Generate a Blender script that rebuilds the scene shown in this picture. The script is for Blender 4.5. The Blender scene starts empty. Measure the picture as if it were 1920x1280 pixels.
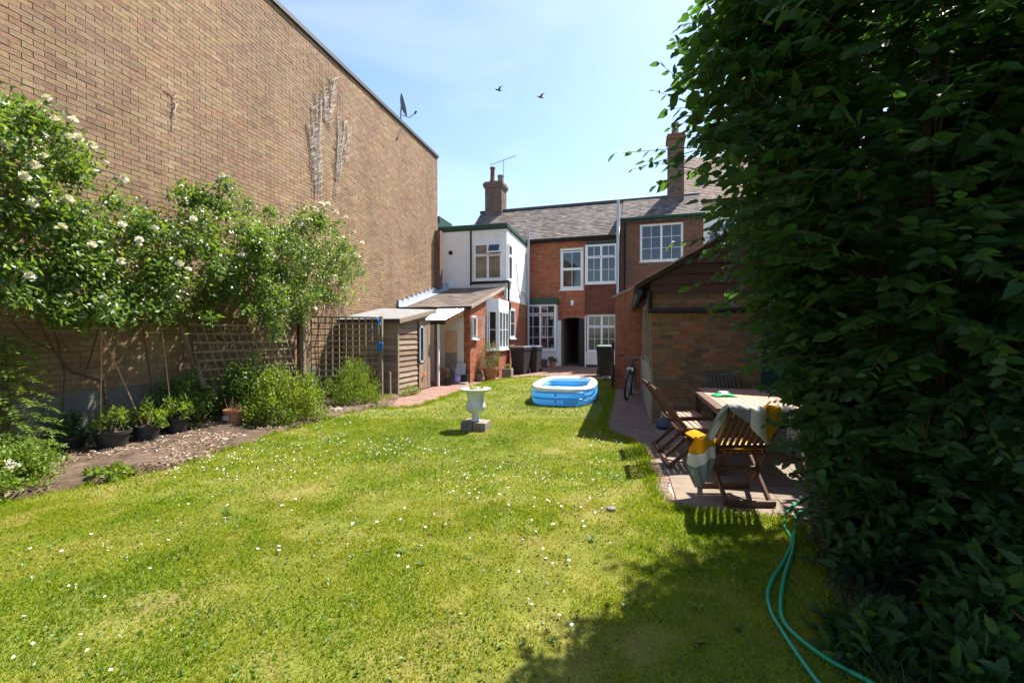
import bpy, math, random
import numpy as np
from mathutils import Vector, Matrix
random.seed(7); rng = np.random.default_rng(7)
R = math.radians
sc = bpy.context.scene
col = sc.collection
# ------------------------------------------------------------------ camera, sky, sun, exposure
FPX, CH, ALPHA = 835.0, 1.5, math.atan(211.5/835.0)
CA, SA = math.cos(ALPHA), math.sin(ALPHA)
cd = bpy.data.cameras.new('camera'); cam = bpy.data.objects.new('camera', cd); col.objects.link(cam)
cd.sensor_width = 36; cd.lens = FPX/1920*36; cd.clip_start = 0.05; cd.clip_end = 3000
cam.location = (0, 0, CH); cam.rotation_euler = (R(90)-math.atan(12/FPX), 0, ALPHA)
sc.camera = cam
SUN_AZ, SUN_EL = R(34), R(57.5)
w = bpy.data.worlds.new('World'); sc.world = w; w.use_nodes = True
nt = w.node_tree; bg = nt.nodes['Background']
sky = nt.nodes.new('ShaderNodeTexSky'); sky.sky_type = 'NISHITA'; sky.sun_disc = False
sky.sun_elevation = SUN_EL; sky.sun_rotation = SUN_AZ; sky.air_density = 1.0; sky.dust_density = .9; sky.ozone_density = 3.0
tcw = nt.nodes.new('ShaderNodeTexCoord'); mpw = nt.nodes.new('ShaderNodeMapping'); mpw.inputs['Scale'].default_value = (1.2, 1.2, 4.0)   # thin high cirrus over the whole sky
nzw = nt.nodes.new('ShaderNodeTexNoise'); nzw.inputs['Scale'].default_value = 2.2; nzw.inputs['Detail'].default_value = 7; nzw.inputs['Distortion'].default_value = .6
mrw = nt.nodes.new('ShaderNodeMapRange'); mrw.inputs[1].default_value = .42; mrw.inputs[2].default_value = .75; mrw.inputs[4].default_value = .20
mxw = nt.nodes.new('ShaderNodeMix'); mxw.data_type = 'RGBA'; mxw.inputs[7].default_value = (5.2, 5.4, 5.6, 1)
nt.links.new(tcw.outputs['Generated'], mpw.inputs[0]); nt.links.new(mpw.outputs[0], nzw.inputs[0]); nt.links.new(nzw.outputs[0], mrw.inputs[0]); nt.links.new(mrw.outputs[0], mxw.inputs[0])
nt.links.new(sky.outputs[0], mxw.inputs[6]); nt.links.new(mxw.outputs[2], bg.inputs[0]); bg.inputs[1].default_value = 0.085
sl = bpy.data.lights.new('sun', 'SUN'); sun = bpy.data.objects.new('sun', sl); col.objects.link(sun)
sl.energy = 4.3; sl.angle = R(0.5); sl.color = (1, .95, .87)
ts = Vector((math.sin(SUN_AZ)*math.cos(SUN_EL), math.cos(SUN_AZ)*math.cos(SUN_EL), math.sin(SUN_EL)))
sun.rotation_euler = ts.to_track_quat('Z', 'Y').to_euler(); sun.location = (10, 15, 30)
sc.view_settings.view_transform = 'Standard'; sc.view_settings.look = 'None'
sc.view_settings.exposure = 1.7; sc.view_settings.gamma = 1; sc.view_settings.use_curve_mapping = False

# ------------------------------------------------------------------ pixel helpers (photo 1920 x 1280)
def W(X, Z): return (X*CA-Z*SA, X*SA+Z*CA)              # camera right / depth -> world x, y
def gp(x, y, h=0.0):
    Z = FPX*(CH-h)/(y-628); return W((x-960)/FPX*Z, Z)
def onX(x, y, X):
    k = (x-960)/FPX; Z = X/(k*CA-SA); p = W(k*Z, Z); return Vector((p[0], p[1], CH+(628-y)/FPX*Z))
def onY(x, y, Y):
    k = (x-960)/FPX; Z = Y/(k*SA+CA); p = W(k*Z, Z); return Vector((p[0], p[1], CH+(628-y)/FPX*Z))
def camZ(x, y): return -x*SA+y*CA
def camX(x, y): return x*CA+y*SA

# ------------------------------------------------------------------ mesh helpers
def link(o, parent=None, kind=None):
    col.objects.link(o)
    if parent is not None: o.parent = parent
    if kind: o['kind'] = kind
    return o
class MB:
    def __init__(s, M=None): s.v = []; s.f = []; s.r = []; s.M = M
    def add(s, vs, fs, r=None):
        n = len(s.v)
        if s.M is not None: vs = [s.M @ Vector(p) for p in vs]
        s.v += [tuple(p) for p in vs]; s.f += [tuple(i+n for i in q) for q in fs]
        if r is None: r = random.random()
        s.r += [r]*len(fs); return s
    def box(s, x0, x1, y0, y1, z0, z1, r=None):
        return s.add([(x0,y0,z0),(x1,y0,z0),(x1,y1,z0),(x0,y1,z0),(x0,y0,z1),(x1,y0,z1),(x1,y1,z1),(x0,y1,z1)],
              [(0,3,2,1),(4,5,6,7),(0,1,5,4),(1,2,6,5),(2,3,7,6),(3,0,4,7)], r)
    def bar(s, p, q, w, h=None, up=(0,0,1), r=None):
        p, q = Vector(p), Vector(q); d = (q-p).normalized(); h = h or w
        u = Vector(up)
        if abs(d.dot(u)) > .98: u = Vector((0,1,0))
        a = d.cross(u).normalized(); b = a.cross(d).normalized(); a *= w/2; b *= h/2
        return s.add([p-a-b,p+a-b,p+a+b,p-a+b,q-a-b,q+a-b,q+a+b,q-a+b],
              [(0,1,2,3),(7,6,5,4),(0,4,5,1),(1,5,6,2),(2,6,7,3),(3,7,4,0)], r)
    def tube(s, pts, rad, n=8, r=None, cap=True):
        pts = [Vector(p) for p in pts]; m = len(pts)
        if not hasattr(rad, '__len__'): rad = [rad]*m
        vs, fs = [], []; prev = None
        for i, p in enumerate(pts):
            d = (pts[min(i+1, m-1)]-pts[max(i-1, 0)]).normalized()
            if prev is None:
                a = d.cross(Vector((0,0,1)))
                if a.length < .05: a = d.cross(Vector((0,1,0)))
            else: a = prev-d*prev.dot(d)
            a.normalize(); prev = a; b = d.cross(a)
            for k in range(n):
                t = 2*math.pi*k/n; vs.append(p+(a*math.cos(t)+b*math.sin(t))*rad[i])
        for i in range(m-1):
            for k in range(n):
                k2 = (k+1) % n; fs.append((i*n+k, i*n+k2, (i+1)*n+k2, (i+1)*n+k))
        if cap: fs += [tuple(range(n-1, -1, -1)), tuple((m-1)*n+k for k in range(n))]
        return s.add(vs, fs, r)
    def lathe(s, prof, n=24, c=(0,0,0), flute=None, r=None):
        vs, fs = [], []
        for i, (rr, z) in enumerate(prof):
            for k in range(n):
                t = 2*math.pi*k/n; q = rr*(1+(flute[i]*math.cos(t*n/4) if flute else 0))
                vs.append((c[0]+q*math.cos(t), c[1]+q*math.sin(t), c[2]+z))
        for i in range(len(prof)-1):
            for k in range(n):
                k2 = (k+1) % n; fs.append((i*n+k, i*n+k2, (i+1)*n+k2, (i+1)*n+k))
        fs.append(tuple(range(n-1, -1, -1))); fs.append(tuple((len(prof)-1)*n+k for k in range(n)))
        return s.add(vs, fs, r)
    def prism(s, poly, y0, y1, r=None):                  # polygon in x,z extruded along y
        n = len(poly)
        vs = [(x, y0, z) for x, z in poly]+[(x, y1, z) for x, z in poly]
        fs = [tuple(range(n)), tuple(range(2*n-1, n-1, -1))]+[(i, i+n, (i+1) % n+n, (i+1) % n) for i in range(n)]
        return s.add(vs, fs, r)
    def flat(s, poly, z0, z1, r=None):                   # polygon in x,y extruded up
        n = len(poly)
        vs = [(x, y, z0) for x, y in poly]+[(x, y, z1) for x, y in poly]
        fs = [tuple(range(n-1, -1, -1)), tuple(range(n, 2*n))]+[(i, (i+1) % n, (i+1) % n+n, i+n) for i in range(n)]
        return s.add(vs, fs, r)
    def mesh(s, name, m, smooth=False):
        me = bpy.data.meshes.new(name); me.from_pydata(s.v, [], s.f)
        at = me.attributes.new('rnd', 'FLOAT', 'FACE'); at.data.foreach_set('value', s.r)
        if m: me.materials.append(m)
        if smooth: me.polygons.foreach_set('use_smooth', [True]*len(me.polygons))
        me.update(); return me
    def build(s, name, m, parent=None, smooth=False, kind=None, bevel=0):
        o = link(bpy.data.objects.new(name, s.mesh(name, m, smooth)), parent, kind)
        if bevel:
            b = o.modifiers.new('bevel', 'BEVEL'); b.width = bevel; b.segments = 2; b.limit_method = 'ANGLE'
        if smooth:
            try: o.data.set_sharp_from_angle(angle=R(40))
            except Exception: pass
        return o
def tag(o, label, cat, group=None):
    o['label'] = label; o['category'] = cat
    if group: o['group'] = group
    return o
def thing(name, label, cat, loc=(0,0,0), rz=0, group=None):
    o = bpy.data.objects.new(name, None); o.empty_display_size = .1; o.location = loc; o.rotation_euler = (0,0,rz)
    link(o); return tag(o, label, cat, group)
def copy_tree(o, parent=None):
    c = o.copy(); col.objects.link(c); c.parent = parent
    for ch in [k for k in bpy.data.objects if k.parent == o]: copy_tree(ch, c)
    return c

# ------------------------------------------------------------------ materials
def ramp(nodes, cols):
    n = nodes.new('ShaderNodeValToRGB'); e = n.color_ramp.elements
    while len(e) < len(cols): e.new(.5)
    for i, c in enumerate(cols): e[i].position = i/max(1, len(cols)-1); e[i].color = (*c, 1)
    return n
def pm(name, cols, rough=.8, var='attr', ns=6.0, na=.35, bump=.0, bs=40.0, metal=0.0, spec=.4, stretch=None, stain=None, broad=0):
    m = bpy.data.materials.new(name); m.use_nodes = True; t = m.node_tree; N = t.nodes; L = t.links
    b = N['Principled BSDF']; b.inputs['Roughness'].default_value = rough; b.inputs['Metallic'].default_value = metal
    b.inputs['Specular IOR Level'].default_value = spec
    if not isinstance(cols, list): cols = [cols]
    g = N.new('ShaderNodeNewGeometry'); mp = N.new('ShaderNodeMapping'); L.new(g.outputs['Position'], mp.inputs[0])
    if stretch: mp.inputs['Scale'].default_value = stretch
    if len(cols) > 1:
        rp = ramp(N, cols)
        if var == 'obj': s = N.new('ShaderNodeObjectInfo'); L.new(s.outputs['Random'], rp.inputs[0])
        elif var == 'attr': s = N.new('ShaderNodeAttribute'); s.attribute_name = 'rnd'; L.new(s.outputs['Fac'], rp.inputs[0])
        else:
            s = N.new('ShaderNodeTexNoise'); s.inputs['Scale'].default_value = ns*.35; s.inputs['Detail'].default_value = 5
            L.new(mp.outputs[0], s.inputs[0]); q = N.new('ShaderNodeMapRange'); q.inputs[1].default_value = .3; q.inputs[2].default_value = .7
            L.new(s.outputs[0], q.inputs[0]); L.new(q.outputs[0], rp.inputs[0])
        c = rp.outputs[0]
    else:
        rp = N.new('ShaderNodeRGB'); rp.outputs[0].default_value = (*cols[0], 1); c = rp.outputs[0]
    nz = N.new('ShaderNodeTexNoise'); nz.inputs['Scale'].default_value = ns; nz.inputs['Detail'].default_value = 6; nz.inputs['Roughness'].default_value = .65
    L.new(mp.outputs[0], nz.inputs[0])
    mr = N.new('ShaderNodeMapRange'); mr.inputs[1].default_value = .25; mr.inputs[2].default_value = .75
    mr.inputs[3].default_value = 1-na; mr.inputs[4].default_value = 1+na*.6; L.new(nz.outputs[0], mr.inputs[0])
    mx = N.new('ShaderNodeMix'); mx.data_type = 'RGBA'; mx.blend_type = 'MULTIPLY'; mx.inputs[0].default_value = 1
    L.new(c, mx.inputs[6]); L.new(mr.outputs[0], mx.inputs[7]); out = mx.outputs[2]
    if stain:
        n2 = N.new('ShaderNodeTexNoise'); n2.inputs['Scale'].default_value = stain[1]; n2.inputs['Detail'].default_value = 7; n2.inputs['Roughness'].default_value = .7
        L.new(g.outputs['Position'], n2.inputs[0])
        r2 = N.new('ShaderNodeMapRange'); r2.inputs[1].default_value = stain[2]; r2.inputs[2].default_value = stain[2]+.15; L.new(n2.outputs[0], r2.inputs[0])
        r2.inputs[4].default_value = stain[3]
        m2 = N.new('ShaderNodeMix'); m2.data_type = 'RGBA'; L.new(r2.outputs[0], m2.inputs[0]); L.new(out, m2.inputs[6]); m2.inputs[7].default_value = (*stain[0], 1)
        out = m2.outputs[2]
    if broad:
        m5 = N.new('ShaderNodeMapping'); m5.inputs['Scale'].default_value = (1, 1, .28); L.new(g.outputs['Position'], m5.inputs[0])
        n5 = N.new('ShaderNodeTexNoise'); n5.inputs['Scale'].default_value = .8; n5.inputs['Detail'].default_value = 6; n5.inputs['Roughness'].default_value = .62; L.new(m5.outputs[0], n5.inputs[0])
        r5 = N.new('ShaderNodeMapRange'); r5.inputs[1].default_value = .32; r5.inputs[2].default_value = .68; r5.inputs[3].default_value = 1-broad; r5.inputs[4].default_value = 1+broad*.55; L.new(n5.outputs[0], r5.inputs[0])
        x5 = N.new('ShaderNodeMix'); x5.data_type = 'RGBA'; x5.blend_type = 'MULTIPLY'; x5.inputs[0].default_value = 1; L.new(out, x5.inputs[6]); L.new(r5.outputs[0], x5.inputs[7]); out = x5.outputs[2]
    L.new(out, b.inputs['Base Color'])
    if bump:
        n3 = N.new('ShaderNodeTexNoise'); n3.inputs['Scale'].default_value = bs; n3.inputs['Detail'].default_value = 5; L.new(mp.outputs[0], n3.inputs[0])
        bp = N.new('ShaderNodeBump'); bp.inputs['Strength'].default_value = bump; bp.inputs['Distance'].default_value = .02
        L.new(n3.outputs[0], bp.inputs['Height']); L.new(bp.outputs[0], b.inputs['Normal'])
    return m
def leafmat(name, cols, trans=.4, tcol=1.5, rough=.45, spec=.35, var='attr'):
    m = bpy.data.materials.new(name); m.use_nodes = True; t = m.node_tree; N = t.nodes; L = t.links
    b = N['Principled BSDF']; b.inputs['Roughness'].default_value = rough; b.inputs['Specular IOR Level'].default_value = spec
    s = N.new('ShaderNodeObjectInfo' if var == 'obj' else 'ShaderNodeAttribute')
    if var != 'obj': s.attribute_name = 'rnd'
    rp = ramp(N, cols); L.new(s.outputs['Random' if var == 'obj' else 'Fac'], rp.inputs[0]); L.new(rp.outputs[0], b.inputs['Base Color'])
    tr = N.new('ShaderNodeBsdfTranslucent'); mc = N.new('ShaderNodeMix'); mc.data_type = 'RGBA'; mc.blend_type = 'MULTIPLY'; mc.inputs[0].default_value = 1
    L.new(rp.outputs[0], mc.inputs[6]); mc.inputs[7].default_value = (tcol*1.15, tcol*1.1, tcol*.45, 1); L.new(mc.outputs[2], tr.inputs[0])
    mx = N.new('ShaderNodeMixShader'); mx.inputs[0].default_value = trans
    L.new(b.outputs[0], mx.inputs[1]); L.new(tr.outputs[0], mx.inputs[2]); L.new(mx.outputs[0], N['Material Output'].inputs[0])
    return m
def glassmat(name, base=(.015,.018,.02)):
    m = bpy.data.materials.new(name); m.use_nodes = True; b = m.node_tree.nodes['Principled BSDF']
    N = m.node_tree.nodes; L = m.node_tree.links
    nz = N.new('ShaderNodeTexNoise'); nz.inputs['Scale'].default_value = 1.7; nz.inputs['Detail'].default_value = 4
    rp = ramp(N, [tuple(v*.5 for v in base), base, tuple(v*1.5 for v in base), tuple(min(.3, v*5) for v in base)]); g = N.new('ShaderNodeNewGeometry'); L.new(g.outputs['Position'], nz.inputs[0]); q = N.new('ShaderNodeMapRange'); q.inputs[1].default_value = .3; q.inputs[2].default_value = .75; L.new(nz.outputs[0], q.inputs[0]); L.new(q.outputs[0], rp.inputs[0])
    L.new(rp.outputs[0], b.inputs['Base Color']); b.inputs['Roughness'].default_value = .04; b.inputs['IOR'].default_value = 1.75
    bp = N.new('ShaderNodeBump'); bp.inputs['Strength'].default_value = .04; L.new(nz.outputs[0], bp.inputs['Height']); L.new(bp.outputs[0], b.inputs['Normal'])
    return m

BUFF = [(.265,.155,.083),(.295,.185,.096),(.315,.205,.106),(.225,.125,.08),(.335,.22,.12),(.285,.15,.088),(.265,.18,.096),(.345,.24,.128)]
M = {}
M['buff'] = pm('buff brick', BUFF, .9, 'attr', 9, .35, .5, 60, stain=((.30,.22,.15), .9, .52, .35), broad=.26)
M['buffo'] = pm('buff brick single', BUFF, .9, 'obj', 9, .35, .5, 60, stain=((.30,.22,.15), .9, .52, .35), broad=.26)
M['mort'] = pm('patchy mortar', [(.10,.064,.042),(.15,.097,.06),(.23,.155,.09),(.27,.185,.11)], .95, None, 1.9, .3, .4, 80)
M['mortl'] = pm('pale mortar', (.34,.27,.20), .95, None, 8, .4, .4, 80)
REDS = [(.36,.10,.045),(.42,.13,.05),(.30,.085,.045),(.46,.16,.065),(.25,.08,.05),(.40,.14,.07)]
M['red'] = pm('red brick', REDS, .9, 'attr', 7, .3, .4, 60)
DRK = [(.17,.075,.045),(.22,.09,.05),(.13,.065,.05),(.26,.10,.055),(.12,.075,.06),(.20,.10,.06)]
M['drk'] = pm('brown brick', DRK, .9, 'attr', 7, .3, .4, 60)
OUT = [(.36,.12,.055),(.22,.12,.065),(.42,.16,.065),(.17,.115,.07),(.30,.17,.085),(.13,.095,.075),(.27,.15,.07),(.33,.20,.10)]
CHM = [(.14,.105,.09),(.20,.125,.10),(.10,.085,.08),(.23,.10,.065),(.18,.15,.13),(.085,.07,.068)]
M['chim'] = pm('sooty chimney brick', CHM, .92, 'attr', 7, .35, .4, 60)
M['out'] = pm('weathered brick', OUT, .92, 'attr', 12, .45, .6, 60, stain=((.19,.15,.08), 2.2, .55, .35))
M['outo'] = pm('weathered brick single', OUT, .92, 'obj', 12, .45, .6, 60, stain=((.19,.15,.08), 2.2, .55, .35))
M['white'] = pm('white plastic frame', (.80,.81,.82), .35, None, 3, .05)
M['render'] = pm('white painted render', (.80,.79,.76), .85, None, 2.2, .12, .25, 30, stain=((.45,.41,.35), 1.6, .6, .5))
M['cream'] = pm('cream painted block', (.68,.61,.52), .85, None, 3, .12, .2, 30)
M['glass'] = glassmat('window glass')
M['blind'] = glassmat('window glass with blind', (.16,.145,.12))
M['green'] = pm('dark green paint', (.018,.065,.045), .5, None, 5, .3)
M['black'] = pm('black plastic', (.012,.012,.014), .4, None, 5, .3)
M['greyp'] = pm('grey plastic pipe', (.42,.45,.48), .5, None, 5, .15)
M['lead'] = pm('lead flashing', (.42,.46,.52), .5, None, 4, .25, metal=.3)
SLT = [(.11,.088,.08),(.15,.125,.112),(.20,.165,.145),(.085,.068,.064),(.26,.22,.195),(.13,.10,.09)]
M['slate'] = pm('roof slate', SLT, .85, 'attr', 9, .4, .3, 40, spec=.2)
M['slateo'] = pm('roof slate single', [(.17,.125,.10),(.22,.17,.135),(.14,.105,.09),(.26,.20,.165)], .7, 'obj', 9, .35, .3, 40)
M['tile'] = pm('hanging tile', [(.14,.05,.03),(.19,.065,.035),(.11,.045,.03)], .85, 'attr', 7, .3, .3, 50)
M['rtile'] = pm('brown roof tile', [(.26,.17,.12),(.33,.22,.16),(.20,.13,.10),(.38,.28,.21)], .85, 'attr', 9, .4, .4, 40)
M['felt'] = pm('roof felt', (.22,.215,.21), .95, None, 5, .35, .4, 90)
M['concrete'] = pm('concrete', (.30,.27,.23), .95, None, 5, .35, .5, 60, stain=((.12,.12,.07), 3, .55, .6))
M['stone'] = pm('weathered stone', (.23,.20,.165), .95, None, 9, .45, .6, 50, stain=((.09,.09,.06), 5, .52, .7))
M['terra'] = pm('terracotta', (.46,.19,.095), .85, None, 6, .25, .2, 60)
M['wood'] = pm('weathered boards', [(.21,.14,.09),(.28,.20,.14),(.34,.26,.19),(.17,.11,.075)], .9, 'obj', 14, .45, .5, 50, stretch=(1,.25,2.5), stain=((.36,.14,.04), 1.3, .56, .6))
M['wood2'] = pm('old grey timber', (.27,.21,.145), .9, None, 12, .4, .5, 60, stretch=(3,3,.4))
M['woodd'] = pm('dark timber', (.055,.035,.025), .85, None, 12, .4, .4, 60, stretch=(.4,3,3))
M['wooddo'] = pm('dark timber board', [(.07,.03,.02),(.10,.042,.028),(.085,.036,.024)], .8, 'obj', 12, .35, .4, 60, stretch=(.4,3,3))
M['teak'] = pm('oiled hardwood', (.105,.045,.026), .5, None, 16, .4, .2, 80, stretch=(1,1,1))
M['teaktop'] = pm('sun bleached hardwood', [(.36,.20,.14),(.42,.25,.18),(.31,.17,.115)], .6, 'obj', 18, .3, .2, 80)
M['greywood'] = pm('grey hardwood', (.10,.08,.07), .8, None, 16, .4)
M['trellis'] = pm('trellis timber', [(.26,.20,.12),(.33,.26,.16),(.22,.17,.11)], .9, 'obj', 14, .35)
M['iron'] = pm('white painted iron', (.62,.64,.62), .45, None, 9, .18, .1, 60, stain=((.40,.42,.36), 6, .58, .5))
M['soil'] = pm('dry soil', [(.05,.03,.019),(.095,.06,.038),(.145,.092,.06)], .98, None, 14, .5, .8, 30)
M['soild'] = pm('shade darkened soil', [(.025,.018,.012),(.045,.032,.02),(.07,.05,.03)], .98, None, 14, .5, .8, 30)  # darker copy of the bed soil: the tree's shade put into the colour
M['chips'] = pm('bark chips', [(.10,.06,.035),(.24,.16,.10),(.36,.27,.18),(.16,.09,.05),(.65,.62,.55)], .95, 'attr', 20, .2)
M['path'] = pm('red brick paver', [(.23,.125,.095),(.28,.15,.11),(.20,.12,.095),(.31,.18,.135)], .95, 'attr', 9, .35, .4, 60)
M['patho'] = pm('red brick paver single', [(.19,.125,.10),(.23,.145,.115),(.165,.115,.095),(.26,.16,.12)], .95, 'obj', 9, .35, .4, 60)
M['slabo'] = pm('concrete slab', [(.20,.155,.115),(.235,.18,.13),(.175,.14,.108)], .95, 'obj', 7, .35, .4, 60, stain=((.13,.11,.08), 2.5, .55, .6))
M['blue'] = pm('dark blue plastic', (.035,.055,.10), .45, None, 5, .3)
M['rope'] = pm('blue rope', (.03,.22,.55), .6, None, 5, .2)
M['metal'] = pm('grey metal', (.30,.31,.33), .4, None, 5, .2, metal=.7)
M['dish'] = pm('dark grey dish', (.07,.075,.085), .6, None, 5, .2)
M['bark'] = pm('bark', (.10,.065,.04), .95, None, 15, .4, .6, 40)
M['twig'] = pm('orange brown twig', (.095,.055,.025), .8, None, 12, .3)
M['cane'] = pm('bamboo cane', (.42,.24,.13), .7, None, 12, .3)
M['dead'] = pm('dead climber stem', (.62,.55,.48), .9, None, 12, .3)
M['hose'] = pm('green hose', (.01,.27,.13), .35, None, 5, .15)
M['vinylb'] = pm('blue vinyl', (.02,.36,.85), .2, None, 1.5, .25, spec=.6)
M['vinyll'] = pm('light blue vinyl', (.13,.58,.95), .2, None, 1.5, .2, spec=.6)
M['vinylw'] = pm('white vinyl', (.85,.87,.90), .3, None, 3, .06, spec=.6)
M['vinyll'] = leafmat('light blue vinyl', [(.30,.74,.97),(.42,.84,.99)], .5, .95, .2, .6); M['vinyll'].node_tree.nodes['Mix'].inputs[7].default_value = (.8,1.0,1.1,1)
M['orange'] = pm('orange plastic', (.8,.2,.06), .5, None, 5, .1)
M['lilac'] = pm('lilac plastic', (.38,.30,.62), .5, None, 5, .1)
M['ply'] = pm('plywood', (.58,.33,.19), .8, None, 7, .2)
M['mustard'] = pm('mustard wool', (.60,.33,.015), .95, None, 60, .35, .5, 200)
M['wool'] = pm('grey white wool', (.70,.68,.63), .95, None, 60, .3, .5, 200)
M['woolg'] = pm('grey wool', (.27,.29,.28), .95, None, 60, .3, .5, 200)
for key, cc in (('wool', [(.62,.60,.54),(.74,.72,.66)]), ('woolg', [(.26,.28,.27),(.36,.38,.36)]), ('mustard', [(.58,.32,.012),(.66,.38,.02)])):
    M[key] = leafmat(key+' woven cloth', cc, .38, 1.0, .95, .1); M[key].node_tree.nodes['Mix'].inputs[7].default_value = (1,1,1,1)
    N_c = M[key].node_tree.nodes; wv = N_c.new('ShaderNodeTexNoise'); wv.inputs['Scale'].default_value = 160; bpn = N_c.new('ShaderNodeBump'); bpn.inputs['Strength'].default_value = .5; bpn.inputs['Distance'].default_value = .004
    gg = N_c.new('ShaderNodeNewGeometry'); M[key].node_tree.links.new(gg.outputs['Position'], wv.inputs[0]); M[key].node_tree.links.new(wv.outputs[0], bpn.inputs['Height']); M[key].node_tree.links.new(bpn.outputs[0], N_c['Principled BSDF'].inputs['Normal'])
M['fringe'] = pm('cream fringe', (.72,.66,.56), .95, None, 60, .3)
M['feather'] = pm('grey feather', (.10,.10,.12), .8, None, 9, .3)
M['petal'] = leafmat('white petal', [(.75,.70,.58),(.82,.80,.74)], .3, .75)
M['daisy'] = pm('daisy white', (.85,.85,.83), .8, None, 9, .05)
M['leafrose'] = leafmat('rose leaf', [(.045,.10,.025),(.085,.155,.03),(.14,.205,.035),(.065,.125,.035),(.20,.23,.04)], .42, 1.55, .38, .5)
M['leafdark'] = leafmat('dark leaf', [(.03,.075,.02),(.055,.11,.03),(.04,.085,.03)], .35, 1.5)
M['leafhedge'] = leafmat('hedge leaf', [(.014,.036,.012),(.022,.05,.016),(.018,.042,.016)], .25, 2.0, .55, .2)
M['leafbright'] = leafmat('bright leaf', [(.09,.16,.02),(.14,.21,.03),(.18,.24,.03)], .4, 1.5)
M['leafweed'] = leafmat('lawn weed leaf', [(.055,.12,.014),(.09,.16,.018),(.13,.19,.026)], .35, 1.4)
M['leafyel'] = leafmat('yellow green leaf', [(.12,.18,.02),(.20,.24,.03),(.30,.28,.03),(.16,.20,.03)], .4, 1.4)
M['leafmound'] = leafmat('yellow green mound leaf', [(.08,.15,.02),(.12,.19,.022),(.17,.22,.026),(.21,.24,.03)], .4, 1.45)
M['leafolive'] = leafmat('olive leaf', [(.10,.12,.05),(.16,.17,.08),(.22,.22,.13)], .3, 1.2)
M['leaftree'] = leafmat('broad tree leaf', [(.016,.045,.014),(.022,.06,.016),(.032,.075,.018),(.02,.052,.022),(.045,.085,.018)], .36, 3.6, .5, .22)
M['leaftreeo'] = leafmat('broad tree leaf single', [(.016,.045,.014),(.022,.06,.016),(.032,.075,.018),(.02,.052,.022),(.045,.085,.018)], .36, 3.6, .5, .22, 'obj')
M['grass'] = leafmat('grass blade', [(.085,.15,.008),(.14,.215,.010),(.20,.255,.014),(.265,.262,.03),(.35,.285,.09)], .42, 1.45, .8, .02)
M['lawn'] = pm('turf', [(.10,.13,.010),(.14,.15,.018),(.20,.165,.05)], .98, None, 5, .4, .6, 60)
M['ground'] = pm('ground', [(.09,.10,.04),(.13,.11,.06)], .98, None, 3, .4, .4, 20)

# ------------------------------------------------------------------ numpy foliage
def npmesh(name, V, F, rnd, m, parent=None, kind='stuff', smooth=False):
    me = bpy.data.meshes.new(name); k = F.shape[1]
    me.vertices.add(len(V)); me.vertices.foreach_set('co', V.astype(np.float32).ravel())
    me.loops.add(F.size); me.loops.foreach_set('vertex_index', F.astype(np.int32).ravel())
    me.polygons.add(len(F)); me.polygons.foreach_set('loop_start', np.arange(0, F.size, k, dtype=np.int32))
    me.update(calc_edges=True)
    at = me.attributes.new('rnd', 'FLOAT', 'FACE'); at.data.foreach_set('value', rnd.astype(np.float32))
    if smooth: me.polygons.foreach_set('use_smooth', np.ones(len(F), bool))
    me.materials.append(m); me.validate()
    return link(bpy.data.objects.new(name, me), parent, kind)
def unit(a): return a/np.maximum(np.linalg.norm(a, axis=1, keepdims=True), 1e-9)
def leaf_arrays(P, D, Nn, L, Wd):
    D = unit(D); S = unit(np.cross(D, Nn)); U = np.cross(S, D); L = L[:, None]; Wd = Wd[:, None]
    b = P; m = P+D*L*.45-U*Wd*.16; l = P+D*L*.42-S*Wd*.5+U*Wd*.06; r = P+D*L*.42+S*Wd*.5+U*Wd*.06; t = P+D*L-U*L*.12
    return np.stack([b, l, m, r, t], 1)
FINE = ((0,5,1),(0,6,5),(1,5,7),(1,7,2),(5,6,3),(5,3,7),(2,7,4),(7,3,4))
def fine_arrays(P, D, Nn, L, Wd):                         # ovate pointed leaf: base, left x2, right, tip, midrib x2
    D = unit(D); S = unit(np.cross(D, Nn)); U = np.cross(S, D); L = L[:, None]; Wd = Wd[:, None]; n = len(P)
    c = rng.uniform(.0, .28, n)[:, None]; t = rng.normal(0, .12, n)[:, None]
    at = lambda f, s_, u_: P+D*L*f+S*Wd*s_+U*(Wd*u_-L*c*f*f+Wd*t*s_)
    return np.stack([at(0,0,0), at(.24,-.42,.08), at(.60,-.40,.06), at(.60,.40,.06), at(1,0,0), at(.26,0,-.08), at(.24,.42,.08), at(.62,0,-.07)], 1)
def foliage_fine(name, P, D, Nn, L, Wd, m, parent, rnd=None, kind='stuff'):
    n = len(P); V = fine_arrays(P, D, Nn, L, Wd).reshape(-1, 3); base = (np.arange(n)*8)[:, None]
    F = np.concatenate([base+np.array(q)[None] for q in FINE], 1).reshape(-1, 3)
    if rnd is None: rnd = rng.random(n)
    return npmesh(name, V, F, np.repeat(rnd, 8), m, parent, kind, True)
def foliage(name, P, D, Nn, L, Wd, m, parent, rnd=None, kind='stuff'):
    n = len(P); V = leaf_arrays(P, D, Nn, L, Wd).reshape(-1, 3)
    base = (np.arange(n)*5)[:, None]
    F = np.concatenate([base+np.array(q)[None] for q in ((0,2,1),(0,3,2),(1,2,4),(2,3,4))], 1).reshape(-1, 3)
    if rnd is None: rnd = rng.random(n)
    return npmesh(name, V, F, np.repeat(rnd, 4), m, parent, kind)
def rdir(n, up=0.0, out=None, ow=0.0):
    d = rng.normal(size=(n, 3)); d = unit(d); d[:, 2] += up
    if out is not None: d = d+unit(out)*ow
    return unit(d)
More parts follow.
